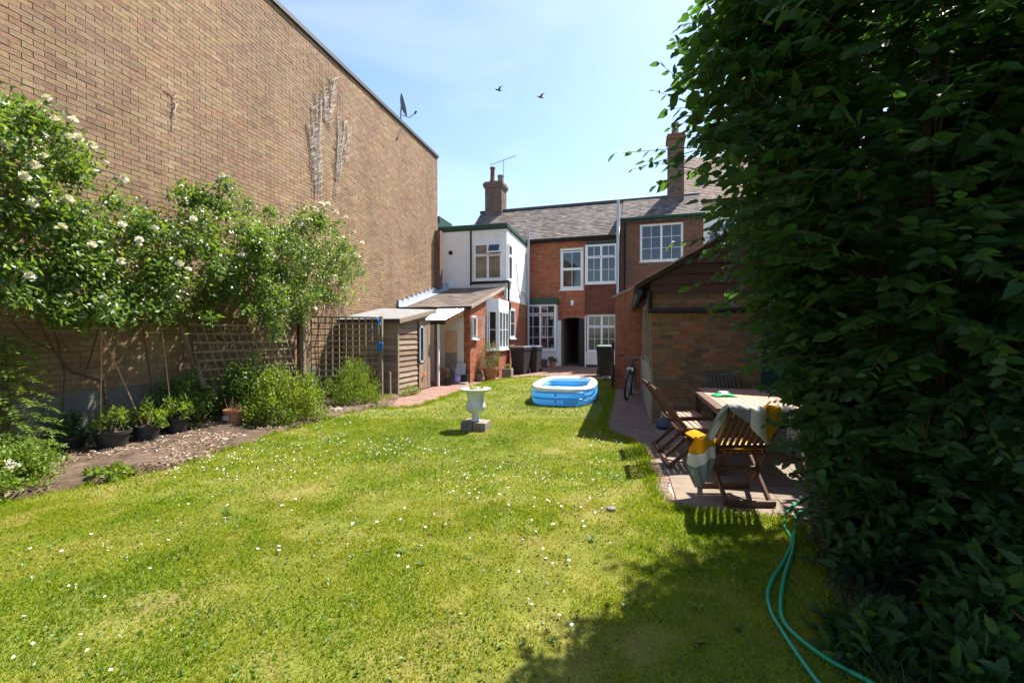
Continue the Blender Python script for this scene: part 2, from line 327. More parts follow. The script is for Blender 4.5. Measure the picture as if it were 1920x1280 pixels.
def leaves_at(name, P, m, parent, L=.05, ratio=.55, up=.2, nup=.8, out=None, ow=0, rnd=None):
    n = len(P); D = rdir(n, up, out, ow); Nn = rdir(n, nup)
    Ls = L*rng.uniform(.65, 1.25, n)
    return (foliage_fine if L >= .08 else foliage)(name, P, D, Nn, Ls, Ls*ratio, m, parent, rnd)
def vnoise(x, y, s, seed=0):
    g = np.random.default_rng(seed).random((64, 64)); x = x/s; y = y/s
    i = np.floor(x).astype(int); j = np.floor(y).astype(int); fx = x-i; fy = y-j; fx = fx*fx*(3-2*fx); fy = fy*fy*(3-2*fy)
    a = lambda p, q: g[(i+p) % 64, (j+q) % 64]
    return (a(0,0)*(1-fx)+a(1,0)*fx)*(1-fy)+(a(0,1)*(1-fx)+a(1,1)*fx)*fy
def inpoly(x, y, poly):
    c = np.zeros(len(x), bool); n = len(poly)
    for i in range(n):
        x1, y1 = poly[i]; x2, y2 = poly[i-1]
        k = ((y1 > y) != (y2 > y)); xi = (x2-x1)*(y-y1)/((y2-y1) if y2 != y1 else 1e-9)+x1
        c ^= k & (x < xi)
    return c

# ------------------------------------------------------------------ brickwork
BR = MB().add([(0,0,0),(1,0,0),(1,0,1),(0,0,1),(0,1,0),(1,1,0),(1,1,1),(0,1,1)], [(0,1,2,3),(0,4,5,1),(1,5,6,2),(2,6,7,3),(3,7,4,0)])
BRM = {}
def brickwork(parent, u0, u1, z0, z1, m, mo=None, openings=(), bl=.225, bh=.075, j=.01, depth=.06, top=None, Mx=None, single=None, nmax=300, name='brick', stuffname='brickwork', left=None, start=0.0, flemish=False):
    """bricks in the plane y=0 (front), x along, z up; single(x, z) gives a priority or None"""
    mb = MB(Mx); cand = []
    nc = int(round((z1-z0)/bh))
    for c in range(nc):
        a, b = z0+c*bh+j/2, z0+(c+1)*bh-j/2
        lim1 = min(u1, top(b)) if top else u1; lim0 = max(u0, left(b)) if left else u0
        cuts = sorted((o[0], o[1]) for o in openings if o[2] < b-.01 and o[3] > a+.01)
        free = []; x = lim0
        for s, e in cuts:
            if s > x: free.append((x, s))
            x = max(x, e)
        if x < lim1: free.append((x, lim1))
        x = start+math.floor((lim0-start)/bl)*bl-(bl/2 if c % 2 else 0); k = 0
        while x < lim1:
            ln = bl if not (flemish and (k+c) % 2) else bl/2
            for s, e in free:
                p, q = max(x+j/2, s), min(x+ln-j/2, e)
                if q-p > .02:
                    off = random.uniform(-.003, .003)
                    pr = single((p+q)/2, (a+b)/2) if single else None
                    if pr is not None and q-p > ln*.8: cand.append((pr, p, q, a, b, off))
                    else: mb.add([(p,off,a),(q,off,a),(q,off,b),(p,off,b),(p,depth,a),(q,depth,a),(q,depth,b),(p,depth,b)],
                                 [(0,1,2,3),(0,4,5,1),(1,5,6,2),(2,6,7,3),(3,7,4,0)])
            x += ln; k += 1
    cand.sort(key=lambda t: -t[0])
    for i, (pr, p, q, a, b, off) in enumerate(cand):
        if i < nmax:
            if mo.name not in BRM: BRM[mo.name] = BR.mesh('brick', mo)
            o = bpy.data.objects.new(name, BRM[mo.name]); link(o, parent)
            T = Matrix.Translation((p, off, a)) @ Matrix.Diagonal((q-p, depth, b-a, 1))
            o.matrix_local = (Mx @ T) if Mx is not None else T
        else: mb.add([(p,off,a),(q,off,a),(q,off,b),(p,off,b),(p,depth,a),(q,depth,a),(q,depth,b),(p,depth,b)], [(0,1,2,3),(0,4,5,1),(1,5,6,2),(2,6,7,3),(3,7,4,0)])
    if mb.v: mb.build(stuffname, m, parent, kind='stuff')
def holed(mb, u0, u1, z0, z1, openings, y, depth=.14):
    us = sorted({u0, u1, *[v for o in openings for v in o[:2] if u0 < v < u1]}); zs = sorted({z0, z1, *[v for o in openings for v in o[2:4] if z0 < v < z1]})
    for i in range(len(us)-1):
        for k in range(len(zs)-1):
            cu, cz = (us[i]+us[i+1])/2, (zs[k]+zs[k+1])/2
            if any(o[0] < cu < o[1] and o[2] < cz < o[3] for o in openings): continue
            mb.add([(us[i],y,zs[k]),(us[i+1],y,zs[k]),(us[i+1],y,zs[k+1]),(us[i],y,zs[k+1])], [(0,1,2,3)])
    for a, b, c, d in [o[:4] for o in openings]:
        e = y+depth
        mb.add([(a,y,c),(b,y,c),(b,y,d),(a,y,d),(a,e,c),(b,e,c),(b,e,d),(a,e,d)], [(0,4,5,1),(1,5,6,2),(2,6,7,3),(3,7,4,0)])
def window(parent, Mx, w_, h_, lights, fw=.06, sash=.045, bar=.02, glass='glass', name='window', sill=True, fm='white'):
    """window-local: x right, z up, outward -y; front of frame at y=0"""
    f = MB(Mx)
    f.box(0, w_, 0, .07, 0, fw); f.box(0, w_, 0, .07, h_-fw, h_); f.box(0, fw, .001, .069, fw, h_-fw); f.box(w_-fw, w_, .001, .069, fw, h_-fw)
    panes = []
    for (a, b, c, d, nx, nz) in lights:
        a, b, c, d = a*w_, b*w_, c*h_, d*h_
        f.box(a, b, -.012, .05, c, c+sash); f.box(a, b, -.012, .05, d-sash, d); f.box(a, a+sash, -.011, .05, c+sash, d-sash); f.box(b-sash, b, -.011, .05, c+sash, d-sash)
        x0, x1, q0, q1 = a+sash, b-sash, c+sash, d-sash
        for i in range(1, nx): xx = x0+(x1-x0)*i/nx; f.box(xx-bar/2, xx+bar/2, .004, .04, q0, q1)
        for k in range(1, nz): zz = q0+(q1-q0)*k/nz; f.box(x0, x1, .006, .041, zz-bar/2, zz+bar/2)
        for i in range(nx):
            for k in range(nz): panes.append((x0+(x1-x0)*i/nx, x0+(x1-x0)*(i+1)/nx, q0+(q1-q0)*k/nz, q0+(q1-q0)*(k+1)/nz))
    if sill: f.box(-.05, w_+.05, -.06, .05, -.045, -.002)
    o = f.build(name, M[fm], parent, bevel=.004)
    for (a, b, c, d) in panes:
        t = random.uniform(-.0015, .0015)
        g = MB(Mx); g.add([(a,.022+t,c),(b,.022-t,c),(b,.022,d),(a,.022+t,d),(a,.03,c),(b,.03,c),(b,.03,d),(a,.03,d)], [(0,1,2,3),(7,6,5,4),(0,4,5,1),(1,5,6,2),(2,6,7,3),(3,7,4,0)])
        g.build('pane', M[glass], o)
    return o
def slates(parent, O, U, V, ul, vl, sw, ex, m, mo=None, individual=False, name='slate', stuff='slates', skip=None, th=.012):
    O, U, V = Vector(O), Vector(U).normalized(), Vector(V).normalized(); Nn = U.cross(V).normalized()
    if Nn.z < 0: Nn = -Nn
    mb = MB(); base = None
    for c in range(int(vl/ex)):
        off = (sw/2 if c % 2 else 0)+.02*math.sin(c*7.1)
        x = -off
        while x < ul:
            a, b = max(0, x+.003), min(ul, x+sw-.003)
            if b-a > .03 and not (skip and skip((a+b)/2, c*ex)):
                lift = random.uniform(0, .006); v0 = c*ex-.004+random.uniform(-.004, .004)
                p = [O+U*a+V*v0+Nn*(th+.006+lift), O+U*b+V*v0+Nn*(th+.006+lift+random.uniform(-.003, .003)), O+U*b+V*(v0+ex*1.25)+Nn*.004, O+U*a+V*(v0+ex*1.25)+Nn*.004]
                q = [t-Nn*th for t in p]
                if individual:
                    k = MB(); k.add(p+q, [(0,1,2,3),(0,4,5,1),(1,5,6,2),(3,7,4,0)]); k.build(name, mo, parent)
                else: mb.add(p+q, [(0,1,2,3),(0,4,5,1),(1,5,6,2),(3,7,4,0)])
            x += sw
    if mb.v: mb.build(stuff, m, parent, kind='stuff')

# ================================================================== SETTING
g = MB(); g.add([(-600,-600,-.03),(600,-600,-.03),(600,900,-.03),(-600,900,-.03)], [(0,1,2,3)]); g.build('ground', M['ground'], kind='structure')
g = MB(); g.add([(-7.2,8.2,-.012),(-3.9,8.2,-.012),(-3.9,14.2,-.012),(-.34,14.2,-.012),(-.34,13.0,-.012),(2.9,13.0,-.012),(2.9,27,-.012),(-7.6,27,-.012),(-7.6,16.3,-.012),(-7.2,16.3,-.012)], [tuple(range(10))])
court = g.build('courtyard_paving', M['mortl'], kind='structure')
LAWN = [(-1.2,-3),(2.6,-3),(2.4,1.2),(1.05,2.2),(1.25,3.3),(1.32,4.0),(.30,4.03),(.22,6.0),(.08,6.45),(-.34,7.2),(-.34,14.6),(-.7,15.3),(-2.2,15.75),(-3.2,15.7),(-3.9,14.8),(-4.22,13.6),(-4.16,10.8),(-4.18,8.4),(-4.7,8.2),(-5.05,8.0),(-5.2,7.4),(-5.15,5.4),(-4.98,3.9),(-5.3,3.1),(-5.6,2.2),(-6,-3)]
mb = MB(); mb.flat(LAWN, -.05, .0); lawn = mb.build('lawn', M['lawn'], kind='structure')
# flower bed on the left and soil under the tree on the right: bumpy sheets
def bedsheet(name, poly, h, step=.09, mat='soil'):
    xs = [p[0] for p in poly]; ys = [p[1] for p in poly]
    X = np.arange(min(xs)-step, max(xs)+step, step); Y = np.arange(min(ys)-step, max(ys)+step, step); gx, gy = np.meshgrid(X, Y)
    ok = inpoly(gx.ravel(), gy.ravel(), poly).reshape(gx.shape)
    z = np.where(ok, h*(.4+.9*vnoise(gx+50, gy+50, .35, 3)), -.045)
    V = np.stack([gx, gy, z], -1).reshape(-1, 3); nx = len(X)
    F = [(r*nx+c, r*nx+c+1, (r+1)*nx+c+1, (r+1)*nx+c) for r in range(len(Y)-1) for c in range(nx-1) if ok[r:r+2, c:c+2].any()]
    return npmesh(name, V, np.array(F), np.full(len(F), .5), M[mat], None, 'structure', True)
BED = [(-7.15,-1),(-6.1,-1),(-5.55,2.2),(-5.25,3.1),(-4.92,3.9),(-5.1,5.4),(-5.15,7.4),(-5.0,8.05),(-4.7,8.3),(-5.4,9.9),(-7.15,9.9)]
bedsheet('flower_bed', BED, .065)
BED2 = [(1.4,4.0),(1.2,3.2),(1.0,2.2),(2.3,1.2),(2.6,-1),(7,-1),(7,4.02)]
bedsheet('tree_bed', BED2, .04, mat='soild')
n = 7500; cx = rng.uniform(-7.1, -4.6, n*2); cy = rng.uniform(2, 9.8, n*2)
k = inpoly(cx, cy, BED) & (vnoise(cx+9, cy+9, .5, 5) > .3); cx, cy = cx[k][:n], cy[k][:n]
P = np.stack([cx, cy, .06+rng.random(len(cx))*.02], 1); Ls = rng.uniform(.015, .055, len(cx))*np.where(rng.random(len(cx)) > .93, 1.6, 1)
foliage('bark_chips', P, rdir(len(cx), 0)*np.array([1,1,.25]), rdir(len(cx), 2.2), Ls, Ls*.5, M['chips'], None)
bpy.data.objects['bark_chips']['label'] = 'loose bark chips and dry leaf litter on the flower bed'
bpy.data.objects['bark_chips']['category'] = 'leaf litter'
# brick path beside the outbuilding; patio of slabs with a brick edge
path = MB().box(-.34, .45, 6.3, 14.3, -.05, -.006).build('brick_path', M['mortl'], kind='structure')
PV = MB().add([(0,0,0),(1,0,0),(1,1,0),(0,1,0),(0,0,1),(1,0,1),(1,1,1),(0,1,1)], [(4,5,6,7),(0,1,5,4),(1,2,6,5),(2,3,7,6),(3,0,4,7)])
pvm, slm = PV.mesh('paver', M['patho']), PV.mesh('slab', M['slabo'])
def paver(parent, x, y, dx, dy, me, name='paver', top=.002):
    o = link(bpy.data.objects.new(name, me), parent); t = top+random.uniform(-.003, .003)
    o.matrix_local = Matrix.Translation((x+.003, y+.003, -.04)) @ Matrix.Diagonal((dx-.006, dy-.006, t+.04, 1))
rest = MB()
for r in range(-7, 72):
    y = 7.05+r*.1
    for c in range(-1, 4):
        x0 = -.34+c*.2+(.1 if r % 2 else 0); x1 = min(x0+.2, .45); x0 = max(x0, -.34)
        if x1-x0 < .05 or inpoly(np.array([(x0+x1)/2]), np.array([y+.05]), LAWN)[0] or (y < 7.05 and x0 > .2): continue
        if y < 10.4: paver(path, x0, y, x1-x0, .1, pvm)
        else: rest.box(x0+.003, x1-.003, y+.003, y+.097, -.04, .002+random.uniform(-.003, .003))
rest.build('paving_bricks', M['path'], path, kind='stuff')
rest = MB()                                                # courtyard pavers: real, joined
for r in range(136):
    y = 8.25+r*.1
    for c in range(-1, 30):
        x0 = -6.9+c*.2+(.1 if r % 2 else 0); xm = x0+.1
        if y < 14.3 and xm > -4.0: continue
        if xm < -5.4 and y < 12: continue
        if xm > -.34 and y < 14.3: continue
        rest.box(x0+.003, x0+.197, y+.003, y+.097, -.03, -.003+random.uniform(-.003, .003))
rest.build('paving_bricks', M['path'], court, kind='stuff')
patio = MB().box(.22, 4.6, 4.05, 7.9, -.06, -.012).build('patio', M['mortl'], kind='structure')
for r in range(38):
    y = 4.07+r*.1
    if y < 7.8: paver(patio, .24+.02*math.sin(r), y, .2, .1, pvm)
for r in range(9):
    for c in range(9):
        paver(patio, .46+c*.45, 4.07+r*.43, .45, .43, slm, 'slab')

# ================================================================== LAWN GRASS (stuff)
def blades(n, zmin, zmax, dens_w, L, wd, seg):
    # sample in the camera's ground wedge (a little wider than the frame), at real ground positions
    Z = np.sqrt(rng.uniform(zmin**2, zmax**2, n)); k = rng.uniform(-1.32, 1.25, n); X = k*Z
    x = X*CA-Z*SA; y = X*SA+Z*CA
    ok = inpoly(x, y, LAWN) & ~((abs(x+2.3) < .19) & (abs(y-6.7) < .19))
    x, y = x[ok], y[ok]; return x, y
LV, LF, LR = [], [], []; vo = 0
for (n, z0, z1, L, wd) in ((240000, 1.6, 4, .021, .0046), (290000, 4, 8, .024, .0068), (240000, 8, 17.5, .03, .012)):
    x, y = blades(n, z0, z1, 1, L, wd, 2); n = len(x)
    dry = .5*vnoise(x+30, y+30, .9, 11)+.5*vnoise(x+30, y+30, .17, 12); dry = .5+(dry-.5)*1.45
    bare = vnoise(x+13, y+57, .55, 14)*.6+vnoise(x+13, y+57, .14, 15)*.4; ok = (bare < .74) | (rng.random(n) < .45); x, y, dry = x[ok], y[ok], dry[ok]; n = len(x)
    dry = dry+.28*np.exp(-((x+.95)**2+(y-2.9)**2)/1.3)+.25*np.exp(-((x+2.3)**2+(y-6.6)**2)/.16)
    lush = vnoise(x+70, y+10, .45, 13)
    h = L*rng.uniform(.6, 1.35, n)*(.75+.6*lush)*np.where(dry > .78, .6, 1); a = rng.uniform(0, 2*np.pi, n); ln = rng.uniform(.2, 1.0, n)*h
    P = np.stack([x, y, np.full(n, -.003)], 1); S = np.stack([np.cos(a), np.sin(a), 0*a], 1)*(wd*rng.uniform(.7, 1.3, n))[:, None]
    b = rng.uniform(0, 2*np.pi, n); Bd = np.stack([np.cos(b)*ln, np.sin(b)*ln, h], 1)
    V = np.stack([P-S/2, P+S/2, P+Bd*np.array([.45,.45,.6])+S*.4, P+Bd*np.array([.45,.45,.6])-S*.4, P+Bd], 1).reshape(-1, 3)
    o = (np.arange(n)*5)[:, None]+vo
    F = np.concatenate([o+np.array(q)[None] for q in ((0,1,2),(0,2,3),(3,2,4))], 1).reshape(-1, 3)
    c = np.clip(.10+.68*dry+rng.normal(0, .13, n)-.25*(lush-.5), 0, 1)
    LV.append(V); LF.append(F); LR.append(np.repeat(c, 3)); vo += n*5
EX, EY = [], []                                            # ragged longer tufts along the turf edge
for i in range(len(LAWN)):
    (x1, y1), (x2, y2) = LAWN[i-1], LAWN[i]; ln = math.hypot(x2-x1, y2-y1); k = int(ln*900)
    if min(y1, y2) < 1: continue
    t_ = rng.random(k); bumpy = .05*np.sin(t_*ln*9)+.04*np.sin(t_*ln*23+1); nx_, ny_ = (y2-y1)/ln, -(x2-x1)/ln; off = rng.normal(.0, .045, k)+bumpy*(1 if x1 < -4 else .35)
    EX.append(x1+(x2-x1)*t_+nx_*off); EY.append(y1+(y2-y1)*t_+ny_*off)
x, y = np.concatenate(EX), np.concatenate(EY); n = len(x); h = rng.uniform(.025, .075, n); a = rng.uniform(0, 2*np.pi, n); b = rng.uniform(0, 2*np.pi, n); ln = rng.uniform(.2, .9, n)*h
P = np.stack([x, y, np.full(n, -.003)], 1); S = np.stack([np.cos(a), np.sin(a), 0*a], 1)*(.006*rng.uniform(.7, 1.3, n))[:, None]; Bd = np.stack([np.cos(b)*ln, np.sin(b)*ln, h], 1)
V = np.stack([P-S/2, P+S/2, P+Bd*np.array([.45,.45,.6])+S*.4, P+Bd*np.array([.45,.45,.6])-S*.4, P+Bd], 1).reshape(-1, 3); o = (np.arange(n)*5)[:, None]+vo
F = np.concatenate([o+np.array(q)[None] for q in ((0,1,2),(0,2,3),(3,2,4))], 1).reshape(-1, 3); LV.append(V); LF.append(F); LR.append(np.repeat(np.clip(rng.normal(.35, .2, n), 0, 1), 3))
go = npmesh('lawn_grass', np.concatenate(LV), np.concatenate(LF), np.concatenate(LR), M['grass'], None, 'stuff')
tag(go, 'short sunlit green grass of the lawn with dry patches', 'grass')
# broad-leaved weeds and clover rosettes in the turf
n = 110; Z = np.sqrt(rng.uniform(1.8**2, 6**2, n)); k = rng.uniform(-1.2, .8, n); x = k*Z*CA-Z*SA; y = k*Z*SA+Z*CA
ok = inpoly(x, y, LAWN) & (vnoise(x+5, y+5, .8, 21) > .45); x, y = x[ok], y[ok]; m = 9
a = rng.uniform(0, 2*np.pi, (len(x), m)); P = np.stack([np.repeat(x, m), np.repeat(y, m), np.full(len(x)*m, .012)], 1)
D = np.stack([np.cos(a).ravel(), np.sin(a).ravel(), rng.uniform(.1, .6, a.size)], 1); Ls = np.repeat(rng.uniform(.02, .055, len(x)), m)
tag(foliage('lawn_weeds', P, D, rdir(len(P), 2), Ls, Ls*.34, M['leafweed'], None), 'flat leafy weed rosettes among the lawn grass', 'weeds')
n = 60000; Z = np.sqrt(rng.uniform(1.7**2, 11**2, n)); k = rng.uniform(-1.2, .9, n); x = k*Z*CA-Z*SA; y = k*Z*SA+Z*CA
ok = inpoly(x, y, LAWN) & (.6*vnoise(x+3, y+8, .6, 23)+.4*vnoise(x+3, y+8, .15, 24) > .5); x, y = x[ok], y[ok]; P = np.stack([x, y, rng.uniform(.006, .022, len(x))], 1); Ls = rng.uniform(.012, .028, len(x))
tag(foliage('clover', P, rdir(len(P), .2), rdir(len(P), 1.6), Ls, Ls*.75, M['leafweed'], None), 'small clover leaves mixed into the lawn', 'clover')
# daisies: the near ones one by one, the rest as ground cover
def daisy(mb, x, y, z, r, rn=None):
    tx, ty = random.uniform(-.35, .35), random.uniform(-.35, .35); n = 8
    mb.add([(x,y,z+r*.25)]+[(x+r*math.cos(2*math.pi*i/n), y+r*math.sin(2*math.pi*i/n), z+tx*r*math.cos(2*math.pi*i/n)+ty*r*math.sin(2*math.pi*i/n)) for i in range(n)]+[(x+.002,y,0),(x-.001,y+.0015,0)],
           [(0, 1+i, 1+(i+1) % n) for i in range(n)]+[(0,9,10)])
dpts = []
while len(dpts) < 1150:
    Z = math.sqrt(random.uniform(1.9**2, 15.5**2)); k = random.uniform(-1.15, .6); X = k*Z; x, y = W(X, Z)
    if not inpoly(np.array([x]), np.array([y]), LAWN)[0]: continue
    q = vnoise(np.array([x+20.]), np.array([y+20.]), 1.1, 31)[0]+.35*vnoise(np.array([x]), np.array([y+40.]), .3, 32)[0]
    near = Z < 4.5
    if q < (.72 if not near else .70) or (near and random.random() < .72) or (Z < 6 and x > .0): continue
    dpts.append((Z, x, y))
dpts.sort()
dm = MB(); daisy(dm, 0, 0, .036, .0075); dme = dm.mesh('daisy', M['daisy'], True)
for Z, x, y in dpts[:90]:
    o = link(bpy.data.objects.new('daisy', dme)); o.location = (x, y, random.uniform(-.012, .002)); o.rotation_euler = (0, 0, random.uniform(0, 6)); s = random.uniform(.8, 1.35); o.scale = (s, s, 1)
    tag(o, 'small white daisy flower in the near part of the lawn', 'daisy', 'daisies in the near lawn')
dm = MB()
for Z, x, y in dpts[90:]: daisy(dm, x, y, random.uniform(.026, .04), random.uniform(.005, .0085))
tag(dm.build('daisies', M['daisy'], kind='stuff'), 'scatter of white daisies over the far lawn', 'daisies')

# ================================================================== TALL BRICK BUILDING ON THE LEFT
tb = thing('brick_building', 'tall windowless buff brick building side wall along the left of the garden', 'building', (-7.16, 16.34, 0))
# local frame: x from 0 (far corner) towards the camera is -x ; build with a matrix turning front (-y) to +X
TM = Matrix(((0,-1,0,0),(1,0,0,0),(0,0,1,0),(0,0,0,1)))   # local x -> +Y, local y -> -X
b = MB(); b.box(-9, -.008, -20.3, 0, -.05, 8.44); b.build('wall', M['mort'], tb)
def pri(x, z):
    Y = 16.34+x; Zc = camZ(-7.16, Y)
    if Zc < 4.6 or Zc > 9.5: return None
    px, py = 960+FPX*camX(-7.16, Y)/Zc, 628-FPX*(z-CH)/Zc
    if px < -5 or py < 0 or py > 300 or (px < 200 and py > 170+px*.6): return None
    return 1/Zc
brickwork(tb, -20.3, 0, 0, 8.4, M['buff'], M['buffo'], Mx=TM, single=pri, depth=.02, j=.008)
b = MB(); b.box(-.25, .05, -20.3, .04, 8.45, 8.55); b.build('coping', M['dish'], tb)
b = MB(); b.box(.0, .03, -20.3, -.3, -.05, .74); b.build('plinth', pm('old concrete plinth', (.15,.14,.115), .95, None, 4, .4, .5, 40), tb)
b = MB(); b.box(.005, .22, -.28, -.05, 3.3, 5.55); b.build('pier', M['drk'], tb)
b = MB(); b.box(-9, -.3, -20.2, -.1, 8.44, 8.47); b.build('roof', M['felt'], tb)
# dead climber stems
for (name, lab, strands) in (
    ('dead_climber', 'large feathery patch of bleached dead climber stems high on the brick wall', [((588,200),(592,368)),((596,178),(600,350)),((605,185),(601,330)),((580,230),(590,340)),((625,150),(618,240)),((630,150),(622,215)),((640,240),(632,375)),((648,225),(640,340)),((655,235),(650,310)),((636,215),(634,330)),((612,165),(612,230)),((590,240),(602,372))]),
    ('dead_climber', 'small forked strip of dead climber stem on the wall above the roses', [((322,168),(334,182)),((334,178),(332,215)),((333,200),(330,252)),((337,190),(331,240))])):
    p0 = onX(*strands[0][0], -7.13); t = thing(name, lab, 'vine', p0)
    mb = MB()
    for (a, c) in strands:
        A, C = onX(*a, -7.135)-p0, onX(*c, -7.135)-p0; pts = []
        for i in range(9):
            q = A.lerp(C, i/8); pts.append((q.x+random.uniform(-.004, .008), q.y+random.uniform(-.035, .035), q.z))
        mb.tube(pts, [.0075-.0005*i for i in range(9)], 5)
        for rep in range(3 if len(strands) > 5 else 0):
            o1, o2 = random.uniform(-.1,.1), random.uniform(-.12,.12); k0 = random.randrange(0,4); mb.tube([(q[0], q[1]+o1+(o2-o1)*i/8, q[2]) for i, q in enumerate(pts)][k0:], [.0045]*(9-k0), 4)
        if len(strands) > 5:
            for i in range(34):
                q = A.lerp(C, random.random()); s = random.choice((-1, 1, 1)); l = random.uniform(.06, .2)
                mb.tube([q, (q.x+.01, q.y+s*l*.6, q.z+l*.35), (q.x+.005, q.y+s*l, q.z+l*.75)], [.004,.003,.0015], 4)
    mb.build('stems', M['dead'], t)
# satellite dish on the parapet
t = thing('satellite_dish', 'dark grey satellite dish on the parapet of the tall brick building', 'satellite dish', (-7.3, 13.65, 8.55))
DM_ = Matrix.Translation((0,0,.62)) @ Matrix.Rotation(R(27), 4, 'Z') @ Matrix.Rotation(R(74), 4, 'Y')
d = MB(DM_); d.lathe([(.02,.0),(.18,.027),(.30,.075),(.355,.105),(.36,.11),(.30,.09),(.18,.04),(.02,.013)], 28); d.build('dish', M['dish'], t, smooth=True)
MB().tube([(0,0,0),(0,0,.45),(.02,0,.62)], .025).build('mast', M['metal'], t)
MB().tube([(.05,0,.3),(.3,.02,.2),(.52,.04,.34)], .012, 6).tube([(.49,.04,.31),(.55,.04,.40)], .032).build('receiver_arm', M['dish'], t)

# ================================================================== MAIN TERRACED HOUSE
HM = (-3.15, 21.5, 0); HR = R(-2.5)
h = thing('terraced_house', 'red brick terraced house with slate roof and arched passage', 'house', HM, HR)
OPS = [(.11,1.23,3.68,5.66), (1.33,2.78,3.9,5.78), (.16,1.30,-.05,2.36), (1.36,2.78,.12,2.5)]
b = MB(); holed(b, -1.66, 2.8, -.05, 6.16, OPS, .01, .16); b.box(-1.66, .16, .17, .3, -.05, 6.1); b.box(2.79, 2.8, .012, 5.5, -.05, 7.4); b.box(-4.6,-1.66,.3,.4,2.5,6.15)
b.box(.0,.16,.3,6,-.05,2.6); b.box(1.30,1.46,.17,6,-.05,2.6); b.box(.16,1.3,.17,6,2.36,2.6); b.box(.0,1.5,6,6.1,-.05,2.6); b.box(.02,2.8,.171,.3,2.6,6.1); b.box(1.36,2.8,.172,.3,-.05,2.6)
b.box(-4.6, 2.8, 5.4, 5.5, -.05, 6.1)
b.build('wall', M['mortl'], h)
brickwork(h, -1.66, 2.8, 0, 6.15, M['red'], openings=[(o[0],o[1],o[2],o[3]) for o in OPS]+[(1.31,2.8,2.4,3.9),(-.02,.17,-.1,2.2)], bh=.075, depth=.03)
b = MB(); b.prism([(x_, 2.36+.0) for x_ in (.16,1.30)]+[(1.30-1.14*i/8, 2.36-.16*(abs(i/4-1)**2)) for i in range(9)], .0, .16)
b.build('arch_soffit', M['red'], h)
for i in range(17):
    u = .10+i*.076; zc = 2.40+.07*(1-((u-.73)/.65)**2)
    MB().box(u, u+.066, -.012, .04, zc, zc+.21).build('brick', M['red'], h)
b = MB(); b.box(.0, .158, -.03, .1, 0, 2.2); b.box(1.30, 1.36, -.03, .1, 0, 2.42); b.box(1.36, 2.8, -.02, .1, .1, .68); b.build('painted_pier', M['render'], h)
MB().box(1.3, 2.8, -.012, .1, -.02, .099).build('plinth', M['black'], h)
# sash window with curved head
wo = window(h, Matrix.Translation((.11, .04, 3.68)), 1.12, 1.98, [(.07,.93,.05,.50,2,1),(.07,.93,.50,.93,2,1)], fw=.09, sash=.06)
MB().prism([(.11,5.60),(1.23,5.60)]+[(1.23-1.12*i/8, 5.66+.09*(1-(i/4-1)**2)) for i in range(9)], .02, .12).build('arched_head', M['white'], wo)
# upper right boxed window, tile hanging, lower right window
WL = [(.03,.5,.68,.97,2,1),(.5,.97,.68,.97,2,1),(.03,.5,.03,.67,2,2),(.5,.97,.03,.67,2,2)]
window(h, Matrix.Translation((1.36, -.10, 3.92)), 1.42, 1.84, WL)
b = MB(); b.box(1.32, 2.8, -.16, .17, 5.79, 5.90); b.build('window_roof', M['green'], h)
b = MB(); b.box(1.32,1.36,-.09,.1,3.92,5.79); b.build('window_cheek', M['white'], h)
hm = MB()
for r in range(12):
    for c in range(9):
        x0 = 1.31+c*.168+(.084 if r % 2 else 0); x1 = min(x0+.162, 2.8)
        if x1-x0 > .03: z0 = 2.48+r*.117; hm.add([(x0,-.075,z0),(x1,-.075,z0),(x1,-.045,z0+.16),(x0,-.045,z0+.16),(x0,-.055,z0),(x1,-.055,z0),(x1,-.03,z0+.16),(x0,-.03,z0+.16)], [(0,1,2,3),(0,4,5,1),(1,5,6,2),(3,7,4,0)])
hm.build('hanging_tiles', M['tile'], h, kind='stuff'); MB().box(1.315, 2.795, -.035, .02, 2.5, 3.9).build('tile_batten_panel', M['tile'], h)
window(h, Matrix.Translation((1.40, .02, .70)), 1.38, 1.78, WL)
b = MB(); b.box(1.02, 1.30, .12, .2, -.02, 2.28); b.build('passage_door', M['black'], h)
# lamp over the arch
MB().box(.63, .77, -.10, .0, 2.92, 3.17).build('outside_lamp', M['white'], h, bevel=.02)
# left bay window
bay = MB(); bay.box(-1.56, .0, -.45, .0, .0, .74); bay.build('bay_base', M['render'], h)
WB = [(.03,.5,.79,.98,2,1),(.5,.97,.79,.98,2,1),(.03,.5,.03,.77,2,3),(.5,.97,.03,.77,2,3)]
window(h, Matrix.Translation((-1.54, -.45, .77)), 1.54, 2.2, WB)
window(h, Matrix.Translation((.0, -.445, .77)) @ Matrix.Rotation(R(90), 4, 'Z'), .42, 2.2, [(.05,.95,.79,.98,1,1),(.05,.95,.03,.77,1,3)], sill=False)
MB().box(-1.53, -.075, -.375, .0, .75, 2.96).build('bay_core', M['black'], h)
b = MB(); b.prism([(-1.62,2.98),(.08,2.98),(.03,3.26),(-1.62,3.26)], -.52, .0); b.build('bay_roof', M['green'], h)
